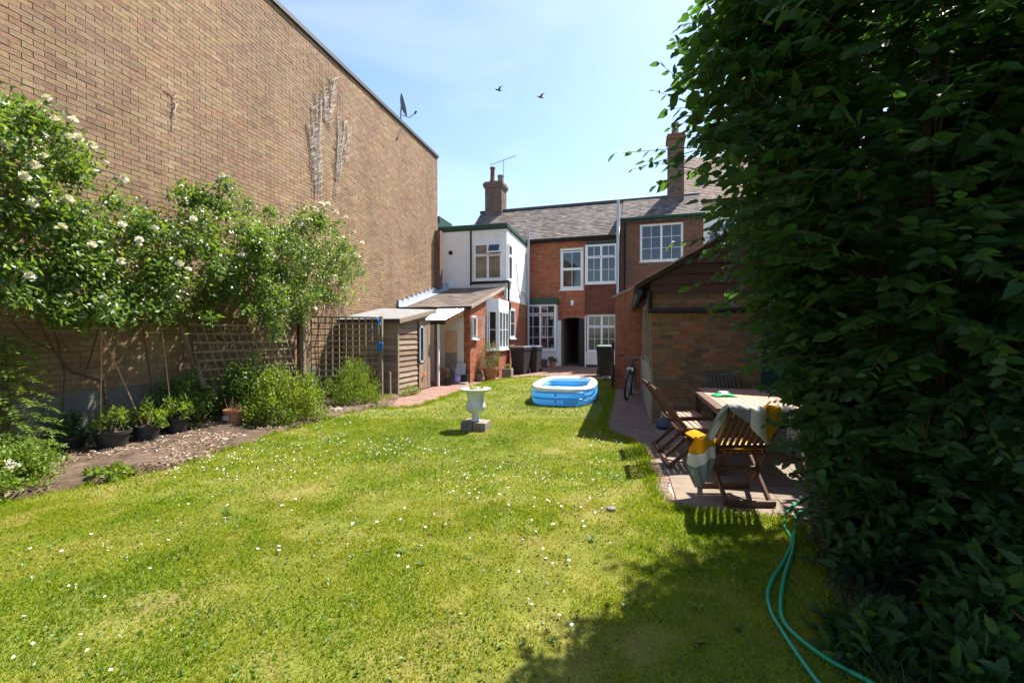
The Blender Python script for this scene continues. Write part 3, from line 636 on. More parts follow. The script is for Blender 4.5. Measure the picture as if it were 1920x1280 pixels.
# roof, gutter, fascia
rs = math.atan2(8.46-6.16, 2.75)
O_ = Vector((-4.9, -.25, 6.10)); V_ = Vector((0, 2.75, 2.3))
b = MB(); b.prism([(0,0)], 0, 0) if False else None
b.add([(-4.9,-.22,6.08),(2.85,-.22,6.08),(2.85,2.5,8.40),(-4.9,2.5,8.40),(-4.9,5.3,6.08),(2.85,5.3,6.08)], [(0,1,2,3),(3,2,5,4),(0,3,4),(1,5,2)]); 
b.add([(2.85,.72,6.9),(6.6,.72,6.9),(6.6,2.5,8.40),(2.85,2.5,8.40),(2.85,5.3,6.08),(6.6,5.3,6.08)], [(0,1,2,3),(3,2,5,4)]); b.build('roof', M['slate'], h)
slates(h, (-4.9,-.25,6.075), (1,0,0), (0,2.72,2.32), 7.78, 3.58, .26, .15, M['slate'])
MB().tube([(-4.95,2.5,8.45),(6.6,2.5,8.45)], .09, 8).build('ridge_tiles', M['dish'], h)
MB().tube([(-1.66,-.28,6.09),(2.8,-.28,6.09)], .055, 8).build('gutter', M['black'], h)
MB().box(-1.6,2.82,-.2,-.01,5.98,6.07).build('fascia', M['black'], h)
MB().add([(2.86,-.27,6.06),(2.9,-.27,6.06),(2.9,.9,7.04),(2.86,.9,7.04),(2.86,-.27,6.14),(2.9,-.27,6.14),(2.9,.9,7.12),(2.86,.9,7.12)], [(0,3,2,1),(4,5,6,7),(0,1,5,4),(1,2,6,5),(2,3,7,6),(3,0,4,7)]).build('verge_board', M['white'], h)
MB().tube([(2.84,-.35,.0),(2.84,-.35,6.4),(2.84,-.1,6.9),(2.84,-.1,7.75)], .065, 10).build('soil_pipe', M['greyp'], h, smooth=True)
# left chimney with two pots and aerial
c = MB(); c.box(-4.55,-3.6,2.2,3.1,7.6,9.75); c.build('chimney', M['mortl'], h)
co = [o for o in bpy.data.objects if o.name == 'chimney'][0]
for (a0, a1, Mx) in ((-4.56,-3.59,Matrix.Translation((0,2.185,0))), (2.19,3.11,Matrix.Translation((-3.585,0,0)) @ Matrix(((0,-1,0,0),(1,0,0,0),(0,0,1,0),(0,0,0,1))))):
    brickwork(co, a0, a1, 7.6, 9.7, M['chim'], Mx=Mx, depth=.02)
b = MB(); b.box(-4.63,-3.52,2.12,3.18,9.72,9.82); b.box(-4.66,-3.49,2.09,3.21,9.82,9.94); b.box(-4.6,-3.55,2.15,3.15,9.94,10.04); b.build('chimney_cap', M['chim'], co)
b = MB(); b.lathe([(.17,0),(.16,.12),(.13,.16),(.12,.75),(.15,.78),(.15,.86),(.11,.86)], 16, (-4.2,2.45,10.04)); b.build('chimney_pot', M['tile'], co, smooth=True)
b = MB(); b.lathe([(.16,0),(.14,.4),(.17,.42),(.17,.5),(.11,.5)], 16, (-3.85,2.8,10.04)); b.build('chimney_pot', M['stone'], co, smooth=True)
t = thing('tv_aerial', 'thin metal television aerial on the left chimney stack', 'aerial', (-3.15-3.55, 21.5+3.0, 9.8), HR)
b = MB(); b.tube([(0,0,0),(0,0,1.62)], .018, 6); b.build('mast', M['metal'], t)
b = MB(); b.tube([(-.75,0,1.42),(.75,-.1,1.74)], .014, 6)
for i in range(11): f_ = i/10; b.tube([(-.65+1.35*f_,-.16,1.45+.28*f_),(-.65+1.35*f_,.12,1.45+.28*f_)], .007, 4)
b.tube([(-.75,0,1.30),(-.75,0,1.58)], .012, 5); b.build('antenna', M['metal'], t)

# ================================================================== RIGHT HOUSE (darker brick)
h2 = thing('brick_house', 'dark brown brick house with green gutter and wide white window', 'house', HM, HR)
OP2 = [(3.80,5.74,4.98,6.76)]
b = MB(); holed(b, 2.9, 6.6, -.05, 7.1, OP2, .81, .16); b.box(2.9,6.6,.98,1.1,-.05,7.0); b.box(6.5,6.6,.9,5.4,-.05,7.0); b.box(2.9,6.6,5.3,5.4,-.05,7); b.build('wall', M['mortl'], h2)
brickwork(h2, 2.9, 6.6, 2.4, 7.1, M['drk'], openings=OP2, Mx=Matrix.Translation((0,.80,0)), depth=.03)
window(h2, Matrix.Translation((3.80, .86, 4.98)), 1.94, 1.78, [(.03,.5,.03,.97,2,3),(.5,.97,.03,.97,2,3)])
slates(h2, (2.95,.62,6.85), (1,0,0), (0,1.88,1.62), 3.65, 2.4, .26, .15, M['slate'])
b = MB(); b.tube([(2.88,.6,7.02),(6.65,.6,7.02)], .075, 8); b.box(2.9,6.62,.66,.80,6.9,7.1); b.build('gutter', M['green'], h2)
MB().tube([(3.12,.72,7.0),(3.12,.70,2.0)], .045, 8).build('downpipe', M['black'], h2, smooth=True)
for i in range(26): MB().box(3.78+i*.076, 3.78+i*.076+.066, .785, .83, 6.79, 7.0).build('brick', M['drk'], h2)
c = MB(); c.box(5.1,5.85,2.1,2.9,7.4,11.2); co = c.build('chimney', M['mortl'], h2)
brickwork(co, 5.09, 5.86, 7.5, 11.2, M['chim'], Mx=Matrix.Translation((0,2.085,0)), depth=.02)
b = MB(); b.box(5.02,5.93,2.02,2.98,11.15,11.3); b.box(5.06,5.89,2.06,2.94,11.3,11.42); b.build('chimney_cap', M['drk'], co)
b = MB(); b.lathe([(.2,0),(.18,.1),(.16,.55),(.19,.58),(.19,.66),(.13,.66)], 16, (5.45,2.5,11.42)); b.build('chimney_pot', M['concrete'], co, smooth=True)
# far house behind the tree
h3 = thing('far_house', 'white walled house with brown tiled roof half hidden behind the tree', 'house', (3.3, 27, 0), HR)
b = MB(); b.box(0,8,0,6,-.05,9.0); b.build('wall', M['render'], h3)
b = MB(); b.add([(-.2,-.3,8.95),(8.2,-.3,8.95),(8.2,3,12.6),(-.2,3,12.6),(-.2,6.3,8.95),(8.2,6.3,8.95)], [(0,1,2,3),(3,2,5,4),(0,3,4),(1,5,2)]); b.build('roof', M['rtile'], h3)
slates(h3, (-.2,-.32,8.96), (1,0,0), (0,3.3,3.65), 8.4, 4.9, .2, .16, M['rtile'], stuff='roof_tiles')
MB().box(-.25,8.25,-.4,-.28,8.8,8.98).build('gutter', M['woodd'], h3)
window(h3, Matrix.Translation((1.2,-.04,6.2)), 1.3, 1.5, WL)
window(h3, Matrix.Translation((4.2,-.04,6.2)), 1.3, 1.5, WL)
MB().box(-.02,.2,-.02,.1,0,8.9).build('corner_pier', M['drk'], h3)

# ================================================================== WHITE EXTENSION (left)
e = thing('white_extension', 'white rendered two storey extension with flat green edged roof', 'building', (-4.6, 17.3, 0))
b = MB(); b.box(-2.95, -1.55, 0, 4.5, 2.3, 5.76); b.box(-1.53, 0, .01, 4.4, 2.3, 5.76); b.build('wall', M['render'], e)
b = MB(); b.box(-2.9, -.01, .06, 4.4, -.02, 2.35); b.build('lower_wall', M['mortl'], e)
brickwork(e, .0, 4.4, 0, 2.9, M['red'], Mx=Matrix.Translation((.0,0,0)) @ TM @ Matrix.Translation((0,-.012,0)), depth=.02, openings=[(.4,1.3,1.34,2.62)])
window(e, Matrix.Translation((.0,.4,1.36)) @ Matrix.Rotation(R(90),4,'Z') @ Matrix.Translation((0,-.03,0)), .9, 1.25, [(.06,.94,.04,.96,1,2)])
b = MB(); b.box(-3.0, .06, -.08, 4.5, 5.80, 5.95); b.box(-3.0,.03,-.05,4.5,5.765,5.80); b.build('roof_edge', M['green'], e)
b = MB(); b.box(-2.98, .03, -.05, 4.5, 5.951, 5.99); b.build('roof', M['felt'], e)
b = MB(); b.box(-3.25, -2.9, -.35, .6, 5.6, 6.15); b.box(-3.3,-2.98,.2,1.6,6.15,6.5); b.build('parapet_capping', M['green'], e)
MB().box(-1.55, -1.48, -.02, .04, 3.55, 5.76).build('corner_strip', M['woodd'], e)
MB().tube([(-2.4,-.02,4.9),(-2.4,.02,4.9)], .09, 14).build('vent_hole', M['black'], e)
wn = window(e, Matrix.Translation((-1.38,-.05,3.72)), 1.2, 1.50, [(.03,.5,.68,.97,1,1),(.5,.97,.68,.97,1,1),(.03,.5,.03,.67,1,1),(.5,.97,.03,.67,1,1)], glass='blind')
sw_ = MB(Matrix.Translation((-.76,-.07,5.16)) @ Matrix.Rotation(R(-28),4,'X')); sw_.box(0,.55,-.03,.0,-.42,-.37); sw_.box(0,.55,-.03,.0,-.05,0); sw_.box(0,.05,-.03,.0,-.37,-.05); sw_.box(.5,.55,-.03,.0,-.37,-.05); so = sw_.build('open_sash', M['white'], wn)
gl = MB(Matrix.Translation((-.76,-.07,5.16)) @ Matrix.Rotation(R(-28),4,'X')); gl.box(.05,.5,-.02,-.012,-.37,-.05); gl.build('pane', M['glass'], wn)
window(e, Matrix.Translation((.0,.12,3.72)) @ Matrix.Rotation(R(90),4,'Z') @ Matrix.Translation((0,-.05,0)), .62, 1.5, [(.06,.94,.68,.97,1,1),(.06,.94,.03,.67,1,1)])
b = MB(); b.tube([(.12,3.55,0),(.12,3.55,5.7),(.12,3.6,6.6)], .06, 10); b.tube([(.12,3.55,3.1),(.10,2.6,3.45),(.08,2.2,3.5)], .035, 8); b.build('soil_pipe', M['greyp'], e, smooth=True)
b = MB(); b.tube([(.06,-.05,3.66),(.1,-.08,3.6),(.1,-.08,.1)], .045, 8); b.tube([(-1.5,-.06,3.62),(.08,-.06,3.64)], .05, 8); b.box(.03,.18,-.16,.0,2.5,2.78); b.build('downpipe', M['black'], e, smooth=True)
b = MB(); b.tube([(.02,1.6,4.6),(.02,1.9,3.6),(.03,2.5,3.3)], .012, 5); b.build('cable', M['black'], e)

# ================================================================== BRICK LEAN-TO WITH SLATE ROOF
l = thing('lean_to', 'single storey red brick lean-to with slate roof and white bay window', 'building', (-4.7, 13.2, 0))
b = MB(); b.box(-2.4, -.012, .05, 4.05, -.05, 2.4); b.add([(-2.4,.05,2.4),(-.012,.05,2.4),(-.012,4.05,3.4),(-2.4,4.05,3.4)], [(0,1,2,3)]); b.add([(-.012,.05,2.3),(-.012,4.05,2.3),(-.012,4.05,3.4),(-.012,.05,2.36)], [(0,1,2,3)]); b.build('wall', M['mortl'], l)
LM = TM @ Matrix.Translation((0,-.0,0))
brickwork(l, 0.0, 4.05, 0, 3.3, M['red'], Mx=LM, depth=.03, openings=[(.12,.62,1.36,2.1),(1.7,3.4,-.1,2.8)], left=lambda z: 0 if z < 2.36 else (z-2.36)/.25)
window(l, Matrix.Translation((0,.12,1.38)) @ Matrix.Rotation(R(90),4,'Z') @ Matrix.Translation((0,-.03,0)), .5, .72, [(.06,.94,.05,.95,1,1)])
ow = MB(Matrix.Translation((.03,.14,1.42)) @ Matrix.Rotation(R(38),4,'Z')); ow.box(0,.40,-.03,.01,0,.05); ow.box(0,.40,-.03,.01,.6,.65); ow.box(0,.05,-.03,.01,.05,.6); ow.box(.35,.40,-.03,.01,.05,.6); ow.build('open_casement', M['white'], l)
# front cream wall with block joints
b = MB()
for r in range(11):
    for c in range(4):
        x0 = -1.35+c*.44-(.22 if r % 2 else 0); x1 = min(x0+.436, -.21); x0 = max(x0, -1.35)
        if x1-x0 > .03: b.box(x0, x1, .0, .05, .0+r*.215, r*.215+.212)
b.build('block_wall', M['cream'], l)
brickwork(l, -.205, .0, 0, 2.36, M['red'], depth=.05)
slates(l, (-2.44,-.12,2.38), (1,0,0), (0,4.1,1.03), 2.5, 4.2, .30, .20, M['slate'], M['slateo'], individual=True)
b = MB(); b.add([(-2.45,-.1,2.33),(.08,-.1,2.33),(.08,4.05,3.37),(-2.45,4.05,3.37),(-2.45,-.1,2.37),(.08,-.1,2.37),(.08,4.05,3.41),(-2.45,4.05,3.41)], [(0,3,2,1),(4,5,6,7),(0,1,5,4),(1,2,6,5),(2,3,7,6),(3,0,4,7)]); b.build('roof_deck', M['woodd'], l)
b = MB(); b.bar((.085,-.12,2.37),(.085,4.02,3.40),.03,.10); b.build('verge', M['mortl'], l)
for i in range(13):
    y = -.1+i*.33; MB().box(-2.452,-2.40,y,y+.34,2.42+i*.083,2.64+i*.083).build('flashing_step', M['lead'], l)
b = MB(); b.add([(-2.44,-.1,2.415),(-2.15,-.1,2.415),(-2.15,4.0,3.45),(-2.44,4.0,3.45)], [(0,1,2,3)]); b.build('flashing', M['lead'], l)
# splayed bay
SP = [(.0,1.7),(.33,2.1),(.33,3.4),(.0,3.4)]
b = MB(); b.flat([(-.03,1.7),(.315,2.11),(.315,3.38),(-.03,3.38)], 0, .94); b.build('bay_core', M['mortl'], l)
brickwork(l, 2.1, 3.4, 0, .93, M['red'], Mx=Matrix.Translation((.335,0,0)) @ TM, depth=.02)
sl_ = math.hypot(.33,.4); sa_ = math.atan2(.4,.33)
BMx = Matrix.Translation((.0,1.7,0)) @ Matrix.Rotation(sa_,4,'Z')
brickwork(l, 0, sl_, 0, .93, M['red'], Mx=BMx @ Matrix.Translation((0,-.008,0)), depth=.02)
window(l, BMx @ Matrix.Translation((0,-.02,.98)), sl_, 1.42, [(.16,.84,.03,.97,1,2)])
window(l, Matrix.Translation((.335,2.1,.98)) @ Matrix.Rotation(R(90),4,'Z') @ Matrix.Translation((0,-.02,0)), 1.3, 1.42, [(.02,.34,.03,.97,1,2),(.34,.66,.03,.97,1,2),(.66,.98,.03,.97,1,2)])
b = MB(); b.flat([(-.03,1.68),(.34,2.08),(.36,3.44),(-.03,3.44)], 2.405, 2.8); b.build('bay_head', M['white'], l)
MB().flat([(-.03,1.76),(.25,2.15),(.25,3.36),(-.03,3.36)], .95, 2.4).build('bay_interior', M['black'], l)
# corrugated canopy beside the shed
t = thing('corrugated_canopy', 'small white corrugated sheet canopy between the shed and lean-to', 'canopy', (-5.3, 12.1, 0))
vs, fs = [], []; n = 60
for k in range(2):
    for i in range(n+1):
        f_ = i/n
        vs.append((-.42+f_*(.66), .02, 1.96+.018*math.sin(f_*2*math.pi*9)-k*.006)); vs.append((-.42+f_*.95, 1.06, 2.36+.018*math.sin(f_*2*math.pi*9)-k*.006))
for i in range(n): fs.append((2*i,2*i+2,2*i+3,2*i+1)); fs.append((2*(n+1)+2*i+1,2*(n+1)+2*i+3,2*(n+1)+2*i+2,2*(n+1)+2*i))
MB().add(vs, fs).build('corrugated_sheet', M['vinylw'], t, smooth=True)
MB().bar((-.42,.05,1.86),(.22,.05,1.86),.05,.11).build('front_beam', M['woodd'], t)
MB().bar((.2,.05,1.88),(.50,1.05,2.29),.05,.10).build('side_beam', M['tile'], t)
MB().bar((.0,.03,-.05),(.0,.03,1.82),.05,.05).build('post', M['white'], t)
MB().bar((-.08,.06,-.05),(-.08,.06,1.82),.09,.09).build('brick_post', M['drk'], t)
# clutter under the canopy
t = thing('plywood_sheet', 'orange and grey plywood sheet leaning on the cream wall under the canopy', 'board', (-5.3, 13.1, 0))
MB().bar((.0,.02,.95),(.0,.05,1.62),.36,.02,(0,1,0)).build('upper_panel', M['ply'], t); MB().bar((.0,-.03,.0),(.0,.02,.95),.37,.02,(0,1,0)).build('lower_panel', M['stone'], t)
tag(MB().bar((-4.98,13.02,.0),(-4.98,13.12,.62),.34,.02,(0,1,0)).build('grey_panel', M['greyp']), 'small grey flat panel leaning beside the plywood sheet', 'panel')
bs = thing('brick_stack', 'small stack of old red bricks in front of the plywood sheet', 'bricks', (-5.35, 12.75, 0))
for r in range(7):
    for c in range(2): MB().box(-.11+c*.115,-.005+c*.115,-.11,.1,r*.07,r*.07+.066).build('brick', M['out'], bs)
t = thing('black_bucket', 'black bucket standing by the white post under the canopy', 'bucket', (-5.12, 12.45, 0))
MB().lathe([(.09,0),(.12,.22),(.125,.22),(.115,.21),(.09,.02)], 18).build('body', M['black'], t, smooth=True)
MB().tube([(.12*math.cos(a), 0, .2-.1*math.sin(a)) for a in [math.pi*i/8 for i in range(9)]], .005, 5).build('handle', M['metal'], t)
tag(MB().box(-5.1,-4.7,12.75,13.05,-.02,.05).build('doorstep', M['concrete'], bevel=.01), 'pale concrete doorstep below the cream wall', 'step')
tag(MB().box(-4.92,-4.72,12.96,13.18,-.01,.27).build('black_box', M['black'], bevel=.01), 'black plastic box at the foot of the lean-to corner', 'box')
tag(MB().lathe([(.06,0),(.10,.05),(.09,.13),(.04,.17),(.01,.18)], 12, (-5.0,12.85,.05)).build('lilac_bag', M['lilac'], smooth=True), 'small lilac bag on the concrete doorstep', 'bag')

# ================================================================== SHED
s = thing('garden_shed', 'weathered timber garden shed with felt roof and lapped boards', 'shed', (-5.44, 9.95, 0))
b = MB(); b.prism([(-1.5,-.02),(-.03,-.02),(-.03,1.8),(-1.5,1.8)], .03, 1.85); b.build('frame', M['woodd'], s)
bd = MB(); bd.add([(0,0,0),(0,1,0),(-.03,1,1),(-.03,0,1),(-.05,0,0),(-.05,1,0),(-.05,1,1),(-.05,0,1)], [(0,1,2,3),(0,4,5,1),(3,2,6,7),(0,3,7,4),(1,5,6,2)])
bme = bd.mesh('board', M['wood'])
def boardobj(parent, Mx, name='board', me=bme):
    o = link(bpy.data.objects.new(name, me), parent); o.matrix_local = Mx; return o
for i in range(13):
    z = .03+i*.138
    boardobj(s, Matrix.Translation((.02+random.uniform(-.004,.004), .04, z)) @ Matrix.Diagonal((1, 1.05, .15, 1)))
fw_ = MB(); fw_.add([(0,0,0),(1,0,0),(1,-.0,0),(0,0,0)], []) if False else None
for i in range(13):                                       # camera side boards
    z = .03+i*.138
    k = MB(); k.add([(-1.55,-.02,z),(.0,-.02,z),(.0,.01,z+.15),(-1.55,.01,z+.15),(-1.55,.03,z),(.0,.03,z),(.0,.03,z+.15),(-1.55,.03,z+.15)], [(0,1,2,3),(0,4,5,1),(1,5,6,2),(3,2,6,7)]); k.build('board', M['wood'], s)
MB().box(-.01,.035,-.03,.035,0,1.82).build('corner_post', M['wood2'], s)
dr = MB(); dr.box(.0,.02,1.12,1.84,.02,1.86); dr = dr.build('door', M['woodd'], s)
for i in range(6): MB().box(.02,.038,1.13+i*.118,1.13+i*.118+.112,.02,1.88+i*.012).build('plank', M['wood'], dr)
b = MB(); b.box(.045,.06,1.13,1.17,.75,1.75); b.box(.045,.06,1.36,1.40,.75,1.75); b.box(.045,.06,1.13,1.4,1.70,1.75); b.box(.045,.06,1.13,1.4,.75,.80); b.build('window_frame', M['greyp'], dr)
MB().box(.041,.047,1.17,1.36,.8,1.7).build('pane', M['glass'], dr)
MB().lathe([(.05,0),(.05,.03)], 10).build('orange_tape', M['orange'], dr).matrix_local = Matrix.Translation((.07,1.38,.42)) @ Matrix.Rotation(R(90),4,'Y')
b = MB(); b.add([(-1.65,-.12,1.86),(.12,-.12,1.86),(.12,2.02,2.20),(-1.65,2.02,2.26),(-1.65,-.12,1.90),(.12,-.12,1.90),(.12,2.02,2.24),(-1.65,2.02,2.30)], [(0,3,2,1),(4,5,6,7),(0,1,5,4),(1,2,6,5),(2,3,7,6),(3,0,4,7)]); b.build('roof', M['felt'], s)
MB().bar((.135,-.13,1.84),(.135,2.03,2.18),.025,.11).build('barge_board', M['wood2'], s)
MB().bar((-1.6,-.135,1.845),(.12,-.135,1.845),.02,.07).build('front_fascia', M['woodd'], s)

# ================================================================== TRELLISES, POSTS
def trellis(name, label, A, B, Ht, dx, dz, lean=(0,0,0), sz=.028):
    A, B = Vector(A), Vector(B); t = thing(name, label, 'trellis', A); d = B-A; n = int(d.length/dx); ln = Vector(lean)
    for i in range(n+1):
        p = d*(i/n); MB().bar(p, p+Vector((0,0,Ht))+ln, sz, sz*.7, (0,1,0)).build('upright_slat', M['trellis'], t)
    m_ = int(Ht/dz)
    off = Vector((d.y,-d.x,0)).normalized()*sz*.7
    for k in range(m_+1):
        q = Vector((0,0,Ht))*(k/m_)+ln*(k/m_); MB().bar(q+off, d+q+off, sz*.7, sz).build('cross_slat', M['trellis'], t)
    MB().bar(Vector((0,0,Ht+.01))+ln, d+Vector((0,0,Ht+.01))+ln, .05, .03).build('top_rail', M['trellis'], t)
    return t
trellis('trellis_panel', 'upright square trellis panel in front of the shed side', (-6.95,8.75,.55), (-5.76,9.62,.55), 1.36, .135, .135)
trellis('trellis_panel', 'leaning square trellis panel half covered by rose shoots', (-6.78,5.95,.62), (-6.62,7.9,.62), 1.05, .15, .15, (-.12,-.28,0))
MB().bar((0,-.05,0),(-.12,-.36,1.1),.06,.05,(1,0,0)).build('end_post', M['wood2'], bpy.data.objects['trellis_panel.001'])
def post(label, x, y, hgt, wd=.07, m='wood2'):
    return tag(MB().box(x-wd/2, x+wd/2, y-wd/2, y+wd/2, -.05, hgt).build('timber_post', M[m], bevel=.006), label, 'post')
post('tall grey timber post between the two trellis panels', -6.6, 8.05, 2.3, .09)
post('dark timber post behind the shrub at the left end of the upright trellis', -7.0, 8.45, 2.0, .10, 'woodd')
post('pale timber post with blue rope at the shed corner', -5.66, 9.58, 1.95, .075)
post('short split timber stake at the foot of the shed', -5.42, 9.55, .62, .05)
t = thing('blue_rope', 'tangled bright blue rope hanging on the pale timber post', 'rope', (-5.64, 9.50, 1.2))
b = MB(); b.tube([(-.1+.12*math.sin(i*.9), -.02-.01*(i % 2), .68-.06*i+.03*math.cos(i*2)) for i in range(7)], .016, 6); b.tube([(.05*math.cos(i*.9), -.03, .62+.05*math.sin(i*1.2)) for i in range(9)], .014, 6); b.build('loop', M['rope'], t, smooth=True)
b = MB()
for k in range(5): b.tube([(.09*math.sin(i*1.1+k), -.03+.02*math.cos(i*1.7+k), .02+.10*math.cos(i*.8+k*1.3)) for i in range(10)], .011, 5)
b.build('knot', M['rope'], t, smooth=True)
MB().tube([(.0,-.02,.5),(.05,-.03,.2),(.08,-.03,-.2),(.12,-.02,-.55)], .008, 5).build('black_cord', M['black'], t)

# ================================================================== OUTBUILDING (right)
ob = thing('outbuilding', 'low brick outbuilding with dark boarded gable and tiled roof', 'building', (.45, 7.94, 0))
RS = .56                                                  # roof slope
b = MB(); b.prism([(.012,-.05),(5.2,-.05),(5.2,2.2),(3.9,4.05),(2.6,4.05),(.012,2.2)], .012, 5.0); b.build('wall', pm('lime mortar', (.31,.25,.18), .95, None, 6, .35, .4, 80), ob)
def prio(x, z): return 1/(1+abs(x)) if x < 2.3 and z < 2.2 else None
brickwork(ob, 0, 5.2, 0, 2.2, M['out'], M['outo'], openings=[(1.66,2.5,-.1,2.0)], single=prio, depth=.03, j=.012)
d_ = MB().box(1.68,2.48,.0,.05,.0,1.98).build('door', M['green'], ob)
for i in range(6): MB().box(1.70+i*.128,1.70+i*.128+.122,-.018,.0,.03,1.95).build('plank', M['green'], d_)
MB().tube([(2.36,-.05,1.0),(2.36,-.02,1.0)], .02, 8).build('knob', M['metal'], d_)
gx = lambda z: max(-.04, (z-2.30)/RS-.27)
for i in range(11):                                       # gable boards cut to the roof slope
    z = 2.19+i*.165; a0, a1 = gx(z), gx(z+.18); b0, b1 = 5.33-max(0, a0), 5.33-max(0, a1)
    if b1-a1 > .2: k = MB(); k.add([(a0,-.05,z),(b0,-.05,z),(b1,-.02,z+.18),(a1,-.02,z+.18),(a0,-.005,z),(b0,-.005,z),(b1,-.005,z+.18),(a1,-.005,z+.18)], [(0,1,2,3),(0,4,5,1),(1,5,6,2),(3,2,6,7),(3,7,4,0)]); k.build('board', M['wooddo'], ob)
# roof slopes
for sgn, x_e, nm in ((1, -.27, 'left'), (-1, 5.6, 'right')):
    xr = 2.65; zr = 2.27+(xr+.27)*RS; 
    b = MB(); b.add([(x_e,-.08,2.29),(xr,-.08,zr+.02),(xr,5.1,zr+.02),(x_e,5.1,2.29),(x_e,-.08,2.33),(xr,-.08,zr+.06),(xr,5.1,zr+.06),(x_e,5.1,2.33)], [(0,1,2,3),(7,6,5,4),(0,4,5,1),(1,5,6,2),(2,6,7,3),(3,7,4,0)]); b.build('roof_slope', M['woodd'], ob)
slates(ob, (-.28,-.12,2.345), (0,1,0), (2.93,0,2.93*RS), 5.3, 3.4, .19, .11, M['rtile'], stuff='roof_tiles', th=.016)
b = MB()
for i in range(30):
    a_ = -.28+i*.098; b.bar((a_,-.09,2.362+(a_+.27)*RS), (a_+.094,-.09,2.362+(a_+.364)*RS+random.uniform(0,.006)), .09, .03)
b.build('verge_tiles', M['rtile'], ob)
MB().bar((-.25,-.085,2.315),(2.65,-.085,2.315+2.9*RS),.03,.05).build('barge_board', M['woodd'], ob)
b = MB(); b.tube([(-.05,-.08,2.25),(-.05,-.10,1.93)], .04, 8); b.tube([(-.07,-.10,1.91),(3.5,-.10,1.88)], .042, 8); b.build('waste_pipe', M['black'], ob, smooth=True)
b = MB(); b.tube([(-.22,-.1,2.22),(-.22,5.0,2.24)], .06, 10); b.build('side_gutter', M['black'], ob, smooth=True)
# rendered plinth and side window
MB().box(-.02,.012,-.004,5.0,-.05,.95).build('plinth', M['concrete'], ob)
window(ob, Matrix.Translation((.0,2.6,.98)) @ Matrix.Rotation(R(-90),4,'Z') @ Matrix.Translation((-.0,-.015,0)), 2.3, 1.15, [(.02,.34,.03,.97,1,1),(.34,.66,.03,.97,1,1),(.66,.98,.03,.97,1,1)], fm='wood2', sill=False)
MB().box(-.035,.012,.03,.16,.9,2.2).build('corner_post', M['wood2'], ob)
brickwork(ob, -5.0, -2.7, .95, 2.2, M['out'], Mx=Matrix(((0,1,0,-.0),(-1,0,0,0),(0,0,1,0),(0,0,0,1))), depth=.02)
# rear wing
rw = thing('rear_wing', 'narrow red brick wing behind the outbuilding beside the bicycle', 'building', (-.27, 13.0, 0))
b = MB(); b.prism([(.012,-.05),(4.2,-.05),(4.2,3.6),(2.2,3.6),(.012,2.55)], .012, 3.6); b.build('wall', M['mortl'], rw)
brickwork(rw, 0, .8, 0, 3.0, M['red'], depth=.03, flemish=True, left=lambda z: 0 if z < 2.58 else (z-2.58)/.45)
brickwork(rw, -3.6, 0, 0, 2.5, M['red'], Mx=Matrix(((0,1,0,-.0),(-1,0,0,0),(0,0,1,0),(0,0,0,1))), depth=.02)
b = MB(); b.add([(-.08,-.1,2.52),(2.4,-.1,3.66),(2.4,3.7,3.66),(-.08,3.7,2.52),(-.08,-.1,2.6),(2.4,-.1,3.74),(2.4,3.7,3.74),(-.08,3.7,2.6)], [(0,1,2,3),(7,6,5,4),(0,4,5,1),(1,5,6,2),(2,6,7,3),(3,7,4,0)]); b.build('roof', M['rtile'], rw)
MB().tube([(-.06,-.08,.0),(-.06,-.08,1.3)], .035, 8).build('downpipe', M['black'], rw, smooth=True)

# ================================================================== BINS
def bin_(label, loc, rz, body, lid, hgt=1.1, sc_=1):
    t = thing('wheelie_bin', label, 'bin', loc, rz, 'wheeled rubbish bins by the house'); w0, w1, d0, d1 = .23, .29, .25, .36
    b = MB(); lv = [(.06,w0,d0),(.5,.26,.305),(hgt-.14,w1,d1)]; vs, fs = [], []
    for z, a, c in lv: vs += [(-a,-c,z),(a,-c,z),(a,c,z),(-a,c,z)]
    for i in range(2):
        for k in range(4): fs.append((i*4+k, i*4+(k+1) % 4, i*4+4+(k+1) % 4, i*4+4+k))
    fs += [(3,2,1,0),(8,9,10,11)]; b.add(vs, fs)
    for x in (-.16,-.05,.06,.17): b.bar((x*.85,-d0-.006,.12),(x,-d1-.003,hgt-.2),.035,.02,(0,1,0))
    b.box(-w1-.02,w1+.02,-d1-.02,d1+.02,hgt-.16,hgt-.10); b.build('body', M[body], t, bevel=.012)
    b = MB(); vs = []
    for z, a, c in ((hgt-.095,.31,.39),(hgt-.06,.32,.40),(hgt-.01,.25,.31)): vs += [(-a,-c,z),(a,-c,z),(a,c,z),(-a,c,z)]
    b.add(vs, fs); lo = b.build('lid', M[lid], t, bevel=.015)
    MB().tube([(-.25,.43,hgt-.12),(.25,.43,hgt-.12)], .018, 8).build('handle', M[body], t)
    for x in (-.25,.25): b = MB(Matrix.Translation((x,.28,.11)) @ Matrix.Rotation(R(90),4,'Y')); b.lathe([(.04,-.03),(.105,-.03),(.11,-.02),(.11,.02),(.105,.03),(.04,.03)], 18); b.build('wheel', M['black'], t, smooth=True)
    b = MB(); b.box(-.2,.2,-.24,.3,0,.06); b.build('base', M[body], t)
    return t
M['lidgreen'] = pm('teal green lid', (.008,.085,.062), .45, None, 5, .2)
M['binblk'] = pm('charcoal bin plastic', (.03,.028,.027), .55, None, 4, .25)
bin_('charcoal wheelie bin with brown black lid near the downpipe', (-3.92,16.85,-.012), R(-10), 'binblk', 'binblk')
bin_('dark wheelie bin with blue grey lid behind the charcoal bin', (-3.62,17.75,-.012), R(-6), 'binblk', 'blue')
bin_('dark wheelie bin with green lid beside the right ground floor window', (-.72,16.85,-.012), R(6), 'binblk', 'lidgreen', 1.16)

